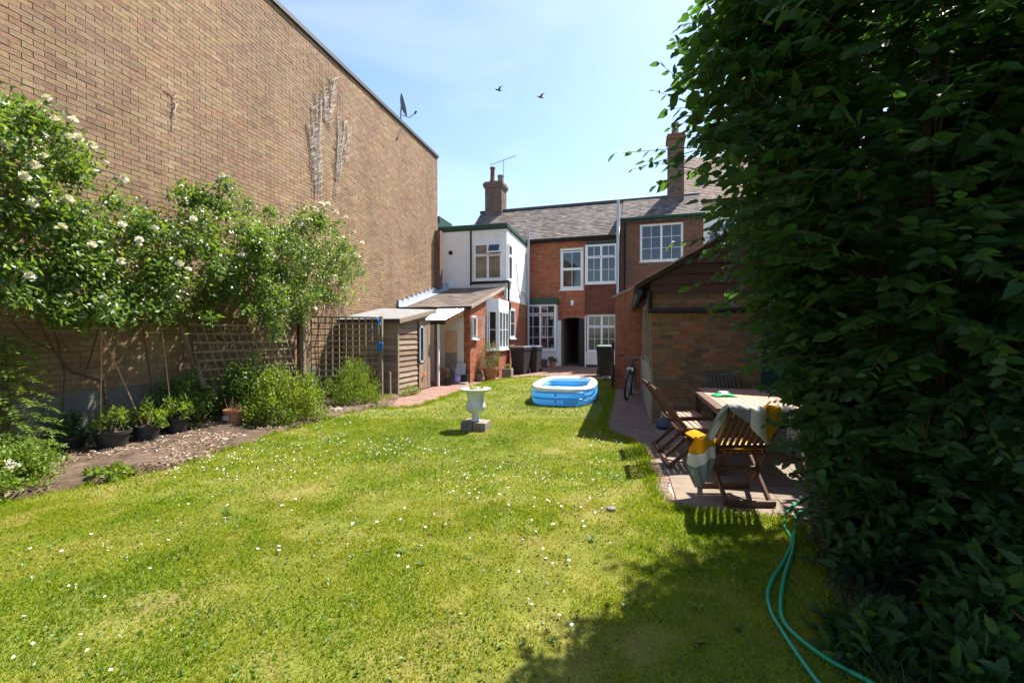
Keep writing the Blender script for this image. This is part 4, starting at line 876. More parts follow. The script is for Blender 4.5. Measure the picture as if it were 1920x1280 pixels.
# ================================================================== POTS AND SMALL PLANTS
def bush(name, label, cat, loc, rx, ry, hz, n, L, mat, z0=0.0, lumps=24, up=.5, stem=True, group=None, ratio=.5, sd=.28, shape='dome', kind='foliage'):
    t = thing(name, label, cat, loc, 0, group)
    u = unit(rng.normal(size=(lumps, 3))); u[:, 2] = abs(u[:, 2]) if shape == 'dome' else u[:, 2]
    rr = rng.uniform(.35, .95, lumps)**.6
    C = u*rr[:, None]*np.array([rx, ry, hz])+np.array([0, 0, z0])
    k = rng.integers(0, lumps, n); P = C[k]+rng.normal(0, sd*.5, (n, 3))*np.array([rx, ry, hz*.8]); P[:, 2] = np.maximum(P[:, 2], z0+.01 if shape == 'dome' else z0-hz)
    rn = np.clip(rng.normal(.5, .22, n)+(rng.random(lumps)[k]-.5)*.5, 0, 1)
    leaves_at(kind, P, mat, t, L, ratio, up, .7, P-np.array([0, 0, z0]), .5, rn)
    if stem:
        b = MB()
        for i in range(min(lumps, 9)):
            c = Vector(C[i]); b.tube([(c.x*.08,c.y*.08,-.0),(c.x*.4,c.y*.4,c.z*.5),(c.x,c.y,c.z)], [.012,.009,.004], 5)
        b.build('stem', M['bark'], t)
    return t
def pot(name, label, loc, r, hgt, mat, cat='plant pot', rim=True, soil=True, group=None):
    t = thing(name, label, cat, loc, 0, group)
    pf = [(r*.72,0),(r*.95,hgt*.8)]+([(r*1.04,hgt*.82),(r*1.06,hgt)] if rim else [(r,hgt)])+[(r*.93,hgt),(r*.88,hgt*.86)]
    MB().lathe(pf, 24).build('body', M[mat], t, smooth=True)
    if soil: MB().lathe([(r*.9,hgt*.84),(r*.5,hgt*.88),(.01,hgt*.9)], 16).build('soil', M['soil'], t, smooth=True)
    return t
M['pot'] = pm('black pot plastic', (.022,.024,.028), .5, None, 5, .3)
for i, (x, y, r, hh, lab, pl) in enumerate(((-6.42,4.30,.19,.24,'front black plastic pot with tall cane at the left bed edge','leafy tomato plant in the front black pot'),
        (-6.85,4.08,.19,.20,'shaded black plastic pot furthest left against the wall','dark leafy plant in the furthest left black pot'),
        (-6.42,4.72,.165,.23,'second black plastic pot with leaning cane','leafy tomato plant in the second black pot'),
        (-6.45,5.18,.155,.26,'grey black plastic pot with upright cane beside the terracotta pot','leafy tomato plant in the pot beside the terracotta one'))):
    pot('black_pot', lab, (x,y,.03), r, hh, 'pot', group='black pots along the bed')
    bush('tomato_plant', pl, 'plant', (x,y,.03+hh*.85), .24, .22, .36, 520, .06, M['leafbright' if i != 1 else 'leafdark'], lumps=14, ratio=.42, group='plants in the black pots')
def cane(lab, A, B): tag(MB().tube([A, (Vector(A)+Vector(B))/2+Vector((.006,.004,0)), B], .0075, 6).build('bamboo_cane', M['cane'], smooth=True), lab, 'cane', 'bamboo canes in the pots')
cane('upright bamboo cane in the front black pot', (-6.45,4.18,.2), onX(190,572,-6.45))
cane('slanting bamboo cane crossing the front cane', (-6.4,4.68,.2), onX(168,575,-6.62))
cane('bamboo cane standing straight in the grey black pot', (-6.47,5.12,.2), onX(299,578,-6.5))
t = pot('terracotta_pot', 'terracotta coloured plastic pot with dead stalks on the bed', (-6.22,5.95,.03), .15, .25, 'terra')
b = MB()
for i in range(16): a_ = random.uniform(0,6.28); r_ = random.uniform(0,.1); b.tube([(r_*math.cos(a_),r_*math.sin(a_),.2),(r_*1.6*math.cos(a_),r_*1.6*math.sin(a_),random.uniform(.3,.45))], .004, 4)
b.build('dead_stalks', M['cane'], t); MB().box(-.05,.06,-.162,-.15,.1,.17).build('torn_label', M['greyp'], t)
t = pot('large_terracotta_pot', 'large terracotta pot by the lean-to bay holding an olive shrub', (-4.38,14.3,-.01), .25, .42, 'terra')
bush('olive_shrub', 'round grey green shrub in the large terracotta pot', 'shrub', (-4.38,14.3,.35), .40, .40, .50, 2600, .055, M['leafolive'], z0=.42, lumps=40, ratio=.28, shape='ball')
pot('small_pot', 'small stone coloured pot beside the large terracotta pot', (-4.62,13.85,-.01), .14, .26, 'stone')
bush('potted_plant', 'slender green plant in the small stone coloured pot', 'plant', (-4.62,13.85,.2), .1, .1, .42, 220, .05, M['leafdark'], lumps=9)
t = thing('square_planter', 'square grey stone planter at the corner of the lean-to bay', 'planter', (-4.05,15.35,-.01)); MB().box(-.17,.17,-.17,.17,0,.32).build('body', M['stone'], t, bevel=.012); MB().box(-.14,.14,-.14,.14,.30,.325).build('soil', M['soil'], t)
bush('potted_plant', 'sparse seedling in the square grey planter', 'plant', (-4.05,15.35,.3), .08, .08, .2, 90, .05, M['leafbright'], lumps=6)
pot('bay_pot', 'terracotta pot with bushy plant under the bay window', (-3.25,20.55,-.01), .17, .3, 'terra'); bush('potted_plant', 'bushy green plant in the pot under the bay window', 'plant', (-3.25,20.55,.25), .24, .22, .34, 420, .06, M['leafdark'], lumps=14)
t = thing('trough_planter', 'low dark brick trough under the bay window', 'planter', (-4.0,20.6,-.01)); MB().box(-.5,.45,-.15,.15,0,.3).build('body', M['drk'], t, bevel=.01); MB().box(-.46,.41,-.12,.12,.28,.305).build('soil', M['soil'], t)
bush('potted_plant', 'trailing green plants in the low brick trough', 'plant', (-4.0,20.6,.28), .45, .15, .22, 500, .05, M['leafdark'], lumps=18)
t = thing('brick_planter', 'small brick planter with leafy plant beside the green lidded bin', 'planter', (-.28,14.75,-.01)); MB().box(-.17,.17,-.14,.14,0,.42).build('body', M['drk'], t, bevel=.01); MB().box(-.14,.14,-.11,.11,.40,.425).build('soil', M['soil'], t)
bush('potted_plant', 'leafy plant in the brick planter beside the bicycle', 'plant', (-.28,14.75,.4), .24, .2, .34, 420, .06, M['leafdark'], lumps=14)
tag(MB().lathe([(.08,0),(.12,.1),(.125,.1),(.11,.085),(.07,.02)], 18, (-.62,15.6,-.01)).build('lilac_bowl', M['lilac'], smooth=True), 'lilac plastic bowl on the paving in front of the green lidded bin', 'bowl')

# ================================================================== URN
u = thing('garden_urn', 'white painted fluted garden urn on the lawn', 'urn', (-2.3, 6.72, .14))
pf = [(.075,0),(.062,.04),(.05,.075),(.06,.105),(.11,.135),(.145,.175),(.155,.22),(.147,.265),(.132,.30),(.127,.34),(.135,.40),(.15,.445),(.19,.475),(.232,.49),(.24,.508),(.222,.518),(.16,.49),(.11,.47)]
fl = [0,0,0,0,.02,.03,.035,.03,.01,0,0,0,0,0,0,0,0,0]
MB().lathe(pf, 64, flute=fl).build('bowl', M['iron'], u, smooth=True)
MB().lathe([(.15,.44),(.08,.47),(.01,.48)], 16).build('soil', M['soil'], u, smooth=True)
bush('urn_plant', 'low yellow green plant growing in the white urn', 'plant', (-2.3,6.72,.60), .15, .15, .12, 420, .03, M['leafyel'], lumps=18)
t = thing('urn_plinth', 'two rough square stone blocks under the white urn', 'stone block', (-2.3, 6.72, 0)); MB().box(-.2,-.004,-.16,.18,-.03,.14).build('block', M['stone'], t, bevel=.014); MB().box(.004,.21,-.17,.16,-.03,.138).build('block', M['stone'], t, bevel=.014)

# ================================================================== PADDLING POOL
p = thing('paddling_pool', 'light blue inflatable paddling pool with white rim on the lawn', 'pool', (-1.36, 10.6, 0))
def ring(hx, hy, cr, z, rad, squash=1.0, n=64, m=12):
    vs, fs = [], []
    for i in range(n):
        a = 2*math.pi*i/n; e_ = 4.0; cc, ss = math.cos(a), math.sin(a); q = (abs(cc/hx)**e_+abs(ss/hy)**e_)**(-1/e_); cx_, cy_ = q*cc, q*ss
        nrm = Vector((abs(cc)**2*math.copysign(1,cc)*abs(cc), abs(ss)**3*math.copysign(1,ss), 0)); nrm = nrm.normalized() if nrm.length else Vector((1,0,0))
        for k in range(m): t_ = 2*math.pi*k/m; vs.append((cx_+nrm.x*rad*math.cos(t_), cy_+nrm.y*rad*math.cos(t_), z+rad*squash*math.sin(t_)))
    for i in range(n):
        for k in range(m): fs.append((i*m+k, ((i+1) % n)*m+k, ((i+1) % n)*m+(k+1) % m, i*m+(k+1) % m))
    return vs, fs
for nm, z, rad, mt, sq in (('lower_ring', .095, .105, 'vinyll', .95), ('middle_ring', .22, .095, 'vinyll', .9), ('rim', .34, .098, 'vinylw', .7)):
    MB().add(*ring(.625, 1.22, .3, z, rad, sq)).build(nm, M[mt], p, smooth=True)
for z in (.16,.285): MB().add(*ring(.715, 1.31, .3, z, .010, 1)).build('seam', M['vinylb'], p, smooth=True)
MB().flat([(.56*q*math.cos(a), 1.16*q*math.sin(a)) for a in [2*math.pi*i/40 for i in range(40)] for q in [(abs(math.cos(a))**4+abs(math.sin(a))**4)**-.25]], .01, .05).build('floor', M['vinylb'], p)
MB().flat([(.50*q*math.cos(a), 1.10*q*math.sin(a)) for a in [2*math.pi*i/40 for i in range(40)] for q in [(abs(math.cos(a))**4+abs(math.sin(a))**4)**-.25]], .1, .16).build('water', M['vinyll'], p)
MB().box(.12,.42,-1.345,-1.325,.06,.13).build('print_panel', M['vinylb'], p); MB().tube([(-.05,-1.31,.1),(-.05,-1.345,.1)], .02, 10).build('valve', M['blue'], p); MB().tube([(-.05,-1.30,.24),(-.05,-1.335,.24)], .02, 10).build('valve', M['blue'], p)

# ================================================================== BICYCLE
bk = thing('bicycle', 'dark bicycle with white fork leaning on the outbuilding wall', 'bicycle', (.04, 10.62, 0)); 
LEAN = Matrix.Rotation(R(7), 4, 'Y'); BD = Vector((.13, 1.05, 0))
def wheel(c, rz):
    Mx = LEAN @ Matrix.Translation((c[0], c[1], .335)) @ Matrix.Rotation(rz, 4, 'Z') @ Matrix.Rotation(R(90), 4, 'Y')
    w_ = MB(Mx); pts = [(.315*math.cos(a), .315*math.sin(a), 0) for a in [2*math.pi*i/36 for i in range(37)]]; w_.tube(pts, .024, 8, cap=False); wo_ = w_.build('wheel', M['black'], bk, smooth=True)
    r_ = MB(Mx); r_.tube([(q[0]*.925, q[1]*.925, 0) for q in pts], .010, 6, cap=False); r_.lathe([(.03,-.04),(.03,.04)], 10)
    for i in range(16): a = 2*math.pi*i/16; r_.tube([(.02*math.cos(a+1),.02*math.sin(a+1),.02*(-1)**i),(.29*math.cos(a),.29*math.sin(a),0)], .0022, 4)
    r_.build('rim', M['metal'], wo_, smooth=True)
wheel((0,0), R(-12)); wheel((BD.x,BD.y), R(-6))
f_ = MB(LEAN); hd, bb, st, rx_ = Vector((.03,.16,.78)), Vector((.08,.62,.30)), Vector((.10,.76,.80)), Vector((BD.x,BD.y,.335))
f_.tube([hd, bb], .02); f_.tube([hd+Vector((0,0,.02)), st], .018); f_.tube([bb, st+Vector((.005,.05,.1))], .017)
for sx in (-.06,.06): f_.tube([rx_+Vector((sx,0,0)), bb+Vector((sx*.5,0,0))], .010, 6); f_.tube([rx_+Vector((sx,0,0)), st], .009, 6)
f_.build('frame', M['blue'], bk, smooth=True)
f_ = MB(LEAN)
for sx in (-.055,.055): f_.tube([(sx,0,.335),(sx,.05,.62),(sx,.08,.70)], .017, 6)
f_.tube([(-.055,.08,.70),(0,.10,.72),(.055,.08,.70)], .02, 6); f_.tube([(.0,.1,.7),(.035,.19,.96)], .018, 6); f_.build('fork', M['blue'], bk, smooth=True); MB(LEAN).tube([(-.055,.07,.68),(-.05,.085,.735),(.05,.085,.735),(.055,.07,.68)], .022, 6).build('fork_crown', M['vinylw'], bk, smooth=True)
MB(LEAN).tube([(-.30,.16,1.0),(-.14,.2,1.0),(.035,.18,.96),(.2,.2,1.0),(.36,.16,1.0)], .013, 6).build('handlebar', M['metal'], bk, smooth=True)
MB(LEAN).tube([(.24,.19,1.0),(.37,.155,1.0)], .018, 8).tube([(-.31,.155,1.0),(-.19,.19,1.0)], .018, 8).build('grip', M['black'], bk, smooth=True)
sd_ = MB(LEAN @ Matrix.Translation((.11,.78,.93)));sd_.add([(-.07,.12,0),(.07,.12,0),(.08,.02,.02),(.02,-.16,.01),(-.02,-.16,.01),(-.08,.02,.02),(-.05,.1,-.05),(.05,.1,-.05),(.01,-.14,-.04),(-.01,-.14,-.04)], [(0,1,2,5),(5,2,3,4),(0,6,7,1),(1,7,2),(2,7,8,3),(3,8,9,4),(4,9,6,5),(5,6,0),(6,9,8,7)]); sd_.build('saddle', M['black'], bk, bevel=.01)
b = MB(LEAN); b.tube([(.02,.62,.3),(.14,.62,.3)], .06, 12); b.tube([(.13,.62,.3),(.15,.55,.14)], .012, 6); b.tube([(.01,.62,.3),(-.01,.69,.46)], .012, 6); b.box(.12,.22,.51,.58,.12,.145); b.box(-.10,-.01,.66,.73,.45,.475); b.build('crank', M['metal'], bk)

# ================================================================== TABLE, CHAIRS, BLANKET
t = thing('garden_table', 'rectangular slatted hardwood garden table on the patio', 'table', (1.43, 6.0, 0))
MB().box(-.5,-.41,-.95,.95,.70,.735).build('top_rail', M['teak'], t, bevel=.006); MB().box(.41,.5,-.95,.95,.70,.735).build('top_rail', M['teak'], t, bevel=.006)
for yy in (-.95,.03): MB().box(-.409,.409,yy,yy+.085,.70,.7345).build('top_rail', M['teaktop'], t, bevel=.004)
for k in range(2):
    for i in range(9):
        x = -.405+i*.0905; MB().box(x, x+.084, -.86+k*.98, -.86+k*.98+.88 if k == 0 else .945, .705, .733).build('slat', M['teaktop'], t)
for (x, y) in ((-.42,-.82),(.42,-.82),(-.42,.82),(.42,.82)): MB().box(x-.035,x+.035,y-.035,y+.035,0,.70).build('leg', M['teak'], t, bevel=.005)
b = MB(); b.box(-.42,.42,-.80,-.77,.62,.699); b.box(-.42,.42,.77,.80,.62,.699); b.box(-.43,-.405,-.78,.78,.62,.699); b.box(.405,.43,-.78,.78,.62,.699); b.build('apron', M['teak'], t)
def chair(label, loc, rz, mat='teak', seatmat='teak'):
    t = thing('folding_chair', label, 'chair', loc, rz, 'folding garden chairs round the table')
    hw = .225; m = M[mat]
    for sx in (-1,1):
        MB().bar((sx*hw,.25,0),(sx*hw,-.40,.90),.03,.05).build('back_leg', m, t, bevel=.004)
        MB().bar((sx*(hw-.035),-.26,0),(sx*(hw-.035),.20,.44),.028,.045).build('leg', m, t, bevel=.004)
    def onback(z): return .25-.65*z/.90
    for nm, z, hh in (('top_rail',.87,.06),('lower_back_rail',.50,.045)): MB().bar((-hw,onback(z),z),(hw,onback(z),z),.022,hh,(0,-.5,.86)).build(nm, m, t, bevel=.004)
    for i in range(7):
        x = -.165+i*.055; MB().bar((x,onback(.51),.51),(x,onback(.85),.85),.032,.012,(0,1,0)).build('back_slat', m, t)
    MB().bar((-hw,.235,.03),(hw,.235,.03),.03,.045).build('front_foot_rail', m, t); MB().bar((-hw,-.25,.03),(hw,-.25,.03),.03,.045).build('rear_foot_rail', m, t)
    MB().bar((-hw,.0,.27),(hw,.0,.27),.025,.03).build('stretcher', m, t)
    for i in range(7):
        y = -.16+i*.065; MB().box(-hw+.02,hw-.02,y,y+.052,.435+.004*i,.455+.004*i).build('seat_slat', M[seatmat], t)
    for sx in (-1,1): MB().bar((sx*(hw-.03),-.17,.425),(sx*(hw-.03),.28,.45),.025,.03).build('seat_rail', m, t)
    return t
CF = (1.0, 4.50); CFR = R(14)
chair('folding hardwood chair nearest the camera with a blanket over its back', (*CF,0), CFR)
chair('left folding chair at the far end of the table side', (.66,6.2,0), R(-84), 'teak', 'teaktop')
chair('left folding chair nearer the camera beside the table', (.72,5.5,0), R(-86), 'teak', 'teaktop')
chair('dark weathered chair at the far end of the table against the brick wall', (1.52,7.38,0), R(183), 'greywood', 'greywood')
chair('right folding chair beyond the table half hidden by leaves', (2.25,6.25,0), R(92))
chair('right folding chair nearer the hanging leaves', (2.2,5.45,0), R(88))
# blanket: sheet swept along a profile; patches of mustard, white and grey are separate woven panels
bl_ = thing('blanket', 'mustard grey and white checked blanket draped over the nearest chair', 'blanket', (*CF,0), CFR)
def cloth(name, grid, m, th=.008, nm=None):
    nr, ncol = len(grid), len(grid[0]); vs = [Vector(q) for r_ in grid for q in r_]
    fs = [(i*ncol+k, i*ncol+k+1, (i+1)*ncol+k+1, (i+1)*ncol+k) for i in range(nr-1) for k in range(ncol-1)]
    o = MB().add(vs, fs).build(name, m, bl_, smooth=True)
    sm = o.modifiers.new('thick', 'SOLIDIFY'); sm.thickness = th; sb = o.modifiers.new('sub', 'SUBSURF'); sb.levels = 1; sb.render_levels = 2
    return o
def backpt(u, v):                                         # u across -.30.. .26, v metres from rail: <0 camera side
    fold = .012*math.sin(u*22+v*5)+.008*math.sin(u*41)
    if v <= 0: return (u, -.445+fold+.12*v*0, .915+v*.95+.008*math.sin(u*17))
    return (u, -.40+v*.72+fold, .925-v*.75+.008*math.sin(u*17))
def panel(name, u0, u1, edge, m, top=.18):
    nu, nv = 8, 9; grid = []
    for i in range(nv):
        f_ = i/(nv-1); row = []
        for k in range(nu):
            uu = u0+(u1-u0)*k/(nu-1); e0 = -edge(uu); row.append(backpt(uu, top+(e0-top)*f_))
        grid.append(row)
    return cloth(name, grid, m)
panel('grey_panel', -.27, -.10, lambda x: .05+.10*(x+.27)/.17, M['woolg'])
panel('white_panel', -.10, .03, lambda x: .18+.16*(x+.10)/.13, M['wool'])
panel('mustard_panel', .03, .15, lambda x: .34-.16*(x-.03)/.12, M['mustard'])
panel('white_panel', .15, .28, lambda x: .17-.05*(x-.15)/.13, M['wool'])
# fall on the left side of the chair: a folded tongue from the top corner, with mustard bulge
gr = []
for i in range(10):
    f_ = i/9; row = []
    for k in range(6):
        q = k/5-.5; row.append((-.25-.06*math.sin(f_*3.1)+.13*q*(1-f_*.4)-.03*f_, -.40+.05*q+.34*f_+.03*math.sin(q*6+f_*4), .92-.50*f_+.01*math.sin(q*9)))
    gr.append(row)
cloth('grey_fall', gr, M['woolg'])
for nm, z1, z0, m_ in (('mustard_panel', .60, .47, 'mustard'), ('white_panel', .47, .36, 'wool'), ('grey_panel', .36, .17, 'woolg')):
    gr = []
    for i in range(7):
        f_ = i/6; z = z1+(z0-z1)*f_; row = []
        wd = .15*(1-max(0, (.36-z)/.24)**1.3) if z < .47 else .15*(.55+.45*min(1, (.61-z)/.1))
        for k in range(9):
            q = k/8-.5; row.append((-.36+q*wd*1.7+.03*(z-.4)+.06*max(0,.36-z), -.08-.10*math.cos(q*2.6)*(.6+.4*math.sin((z-.15)*6))+.022*math.sin(q*17+z*12)+.012*math.sin(q*31), z+.02*math.sin(q*8)+.09*q*(1 if z < .59 else .3)))
        gr.append(row)
    cloth(nm, gr, M[m_])
gr = [[(-.20+.40*k/7, -.14+.36*i/6, .475+.006*math.sin(k*1.3+i)) for k in range(8)] for i in range(7)]; cloth('seat_panel', gr, M['mustard'])
gr = [[(-.42+.24*k/5, -.10+.26*i/5, .60-.12*((k-3)/4)**2*0-.02*abs(k-2)-.10*max(0,(k-3)/2)) for k in range(6)] for i in range(6)]; cloth('mustard_fold', gr, M['mustard'])
fr = MB()
for i in range(46):
    uu = .20+.09*random.random(); z = .80-.05*random.random(); y = -.46+.02*random.random(); fr.tube([(uu,y,z),(uu+random.uniform(-.015,.02),y-.01,z-.08),(uu+random.uniform(-.03,.04),y-.01+random.uniform(-.02,.02),z-random.uniform(.13,.19))], [.004,.0035,.002], 4)
fr.build('fringe', M['fringe'], bl_, kind='stuff'); fr = MB()
for i in range(14):
    uu = -.46+.03*random.random(); fr.tube([(uu,-.12,.40),(uu+random.uniform(-.01,.01),-.14,.24+random.random()*.04)], [.004,.002], 4)
fr.build('fringe', M['fringe'], bl_, kind='stuff')
# items on and under the table
t = thing('green_packet', 'shiny green soft packet lying on the garden table', 'packet', (1.20, 6.05, .735), R(15)); gm = pm('green foil', (.01,.40,.13), .3, None, 6, .2)
gr = [[(-.14+.28*k/8, -.09+.18*i/6, .004+.05*max(0,(1-((k-4)/4)**2))*max(0,(1-((i-3)/3)**2))**.7) for k in range(9)] for i in range(7)]
vs = [q for r_ in gr for q in r_]; fs = [(i*9+k, i*9+k+1, (i+1)*9+k+1, (i+1)*9+k) for i in range(6) for k in range(8)]
o = MB().add(vs, fs).build('pouch', gm, t, smooth=True); o.modifiers.new('thick', 'SOLIDIFY').thickness = .004
MB().box(-.05,.06,-.03,.04,.054,.058).build('flap', M['vinylw'], t)
t = thing('blue_bag', 'crumpled dark blue bag on the path by the outbuilding corner', 'bag', (.62,7.5,0)); b = MB(); b.lathe([(.10,0),(.14,.05),(.12,.12),(.07,.17),(.02,.18)], 14, flute=[.0,.12,.15,.2,0]); b.build('bag', M['blue'], t, smooth=True); MB().tube([(-.05,0,.15),(-.03,.02,.25),(.04,.01,.24),(.05,0,.15)], .007, 5).build('handle', M['vinylw'], t)

# ================================================================== HOSE, PEG, STONES
def smooth_path(pts, z, k=6):
    P_ = [Vector((*gp(*q), z)) for q in pts]; out = []
    for i in range(len(P_)-1):
        a, b_, c_, d_ = P_[max(0,i-1)], P_[i], P_[i+1], P_[min(len(P_)-1,i+2)]
        for j in range(k):
            t_ = j/k; out.append(.5*((2*b_)+(c_-a)*t_+(2*a-5*b_+4*c_-d_)*t_*t_+(3*b_-a-3*c_+d_)*t_**3))
    return out+[P_[-1]]
H1 = [(1560,925),(1520,935),(1482,960),(1474,990),(1488,1018),(1478,1050),(1447,1105),(1448,1150),(1475,1200),(1530,1280),(1610,1380)]
H2 = [(1590,958),(1530,957),(1497,972),(1493,1000),(1490,1040),(1475,1090),(1468,1150),(1482,1190),(1540,1240),(1612,1282),(1720,1340)]
t = thing('garden_hose', 'green garden hose looping over the lawn edge by the tree', 'hose', (*gp(1480,1000),.0))
o0 = Vector((*gp(1480,1000),0))
MB().tube([q-o0 for q in smooth_path(H1, .016)], .0105, 8).build('hose_loop', M['hose'], t, smooth=True); MB().tube([q-o0 for q in smooth_path(H2, .026)], .0105, 8).build('hose_loop', M['hose'], t, smooth=True)
tag(MB().tube([(*gp(614,835),0),(gp(614,835)[0]+.005,gp(614,835)[1],.09),(gp(614,835)[0]+.03,gp(614,835)[1],.10)], .008, 6).build('green_peg', M['hose']), 'small green plastic peg stuck in the lawn', 'peg')
def rock(name, label, x, y, r, mat='stone', cat='stone'):
    b = MB(); vs, fs = [], []
    b.lathe([(r*.5,-.02),(r,r*.2),(r*.8,r*.55),(r*.3,r*.72)], 9, (x,y,.0)); b.v = [(q[0]+random.uniform(-.15,.15)*r, q[1]+random.uniform(-.15,.15)*r, q[2]) for q in b.v]; tag(b.build(name, M[mat], bevel=.004), label, cat)
rock('stone', 'small grey green stone lying on the lawn near the patio', *gp(1147,958), .045); rock('stone', 'grey stone at the bed edge below the bright shrub', *gp(632,772), .12); rock('stone', 'lump of brick rubble beside the shed stake', *gp(725,752), .10)

# ================================================================== BIRDS
for (x, y, lab) in ((935,173,'left of two grey birds flying high in the sky'), (1013,186,'right of two grey birds flying lower in the sky')):
    Zb = 32; X_, Y_ = W((x-960)/FPX*Zb, Zb); t = thing('bird', lab, 'bird', (X_, Y_, CH+(628-y)/FPX*Zb), ALPHA+R(20), 'birds in the sky')
    b = MB(); b.tube([(-.26,0,.02),(-.2,0,.03),(-.08,0,.0),(.08,0,-.01),(.2,0,.0),(.3,0,.01)], [.012,.04,.065,.06,.03,.008], 8); 
    b.add([(-.06,0,.03),(.1,0,.03),(.16,.12,.25),(.05,.1,.27),(.30,.2,.40),(-.06,-.0,.03),(.1,-.0,.03),(.12,-.22,.14),(.02,-.2,.17),(.26,-.42,.12)], [(0,1,2,3),(3,2,4),(5,6,7,8),(8,7,9)]); b.build('body', M['feather'], t, smooth=True)

# ================================================================== ROSES ON THE WALL
PMS = []
for variant in range(4):
  pt = MB()
  for ringi, (cnt, r_, zt, tilt) in enumerate(((7,.05,-.012,-.1),(7,.05,.0,.35),(6,.042,.008,.75),(5,.03,.014,1.1),(4,.02,.018,1.4))):
    for i in range(cnt):
        a = 2*math.pi*i/cnt+ringi*.5+random.uniform(-.3,.3); A = Vector((math.cos(a), math.sin(a), 0)); B = Vector((-math.sin(a), math.cos(a), 0)); up_ = Vector((0,0,1)); tl = tilt+random.uniform(-.3,.3); rr = r_*random.uniform(.75,1.15)
        d = A*math.cos(tl)+up_*math.sin(tl); o_ = A*.006+up_*zt
        pt.add([o_, o_+d*rr*.55-B*rr*.6, o_+d*rr-B*rr*.25+up_*.006, o_+d*rr+B*rr*.25-up_*.004, o_+d*rr*.55+B*rr*.6], [(0,1,2,3,4)])
  PMS.append(pt.mesh('flower', M['petal']))
def rose(label, poly, n, L, flowers, stems, xr=(-7.05,-5.85), nl=150, mat='leafrose', group='climbing roses on the wall'):
    base = onX(*stems[0][0], -6.85); base.z = 0; t = thing('climbing_rose', label, 'rose bush', base, 0, group)
    xs = [q[0] for q in poly]; ys = [q[1] for q in poly]; C = []
    while len(C) < nl:
        x, y = random.uniform(min(xs), max(xs)), random.uniform(min(ys), max(ys))
        if inpoly(np.array([x]), np.array([y]), poly)[0]: C.append(onX(x, y, random.uniform(*xr))-base)
    C = np.array([tuple(c) for c in C]); wt = rng.random(nl)**1.5+.1; k = rng.choice(nl, n, p=wt/wt.sum()); sp = rng.uniform(.55, 1.2, nl)[k][:, None]; P = C[k]+rng.normal(0, 1, (n, 3))*np.array([.10,.12,.10])*sp
    FL = [onX(x, y, xr[1]-.02)-base for x, y in flowers]   # every bloom sits on a leafy shoot
    PF = np.concatenate([np.array([tuple(q+Vector((-.35,.0,-.28))*f_) for f_ in rng.random(34)])+rng.normal(0, .05, (34, 3))-np.array([.02,0,.05]) for q in FL]); P = np.concatenate([P, PF]); k = np.concatenate([k, rng.integers(0, nl, len(PF))]); n = len(P)
    P[:, 0] = np.maximum(P[:, 0], -7.13-base.x)
    rn = np.clip(rng.normal(.45, .24, n)+(rng.random(nl)[k]-.5)*.4, 0, 1)
    D = rdir(n, -.1)+np.array([.5,-.15,0]); Nn = rdir(n, .6)+np.array([.5,.2,.3]); Ls = L*rng.uniform(.6, 1.3, n)
    foliage('foliage', P, D, Nn, Ls, Ls*.62, M[mat], t, rn)
    for (x, y) in flowers:
        o = link(bpy.data.objects.new('flower', random.choice(PMS)), t); s_ = random.uniform(.8, 1.25); q = onX(x, y, xr[1]-.02)-base; MB().tube([q+Vector((-.35,0,-.28)), q+Vector((-.15,.01,-.10)), q], [.006,.004,.003], 5).build('flower_stalk', M['twig'], t)
        o.location = q; o.rotation_euler = Vector((.6+random.uniform(-.4,.4), -.55+random.uniform(-.4,.4), .55)).to_track_quat('Z', 'Y').to_euler(); o.scale = (s_*.8,)*3
    for i, st in enumerate(stems):
        b = MB(); q = [onX(x, y, -6.9+.08*j)-base for j, (x, y) in enumerate(st)]; q[0].z = min(q[0].z, -.02) if q[0].z < .5 else q[0].z
        b.tube(q, [max(.006, (.026 if i == 0 else .014)*(1-.75*j/len(q))) for j in range(len(q))], 6); b.build('stem', M['bark'], t, smooth=True)
    for i in range(9):
        c = Vector(C[random.randrange(nl)]); hd_ = Vector((random.uniform(.1,.6), random.uniform(-.8,.8), 0)); Lc = random.uniform(.5,.95); q = [c+hd_*Lc*f_+Vector((0,0,Lc*(.75*f_-.75*f_*f_))) for f_ in (0,.25,.5,.75,1)]
        MB().tube(q, [.006,.005,.004,.003,.002], 5).build('cane', M['twig'], t, smooth=True); kk = 34; ff = rng.random(kk); PQ = np.array([tuple(c+hd_*Lc*f_+Vector((0,0,Lc*(.75*f_-.75*f_*f_)))) for f_ in ff])+rng.normal(0,.02,(kk,3)); leaves_at('cane_leaves', PQ, M[mat], t, L, .6, -.1, .8)
    b = MB()
    for i in range(26):
        c = Vector(C[random.randrange(nl)]); e_ = c+Vector((random.uniform(.0,.3), random.uniform(-.4,.4), random.uniform(-.1,.4))); b.tube([c+Vector((-.15,0,-.35)), c, e_], [.006,.005,.002], 4)
    b.build('shoots', M['twig'], t, kind='stuff')
rose('tall climbing rose at the left edge with many white blooms', [(-60,180),(30,195),(75,205),(110,230),(160,285),(172,310),(165,335),(140,375),(195,420),(205,580),(180,590),(130,600),(90,580),(40,610),(0,590),(-60,600)], 12500, .068,
     [(95,188),(108,226),(142,228),(135,258),(151,260),(177,276),(88,294),(70,312),(50,332),(120,425),(57,517),(12,272),(175,460),(65,380)], [[(215,860),(190,715),(130,695),(100,655),(70,600),(60,500)],[(110,850),(120,700),(90,560)],[(100,655),(60,640),(20,600)],[(160,700),(190,600),(200,480)]], nl=130)
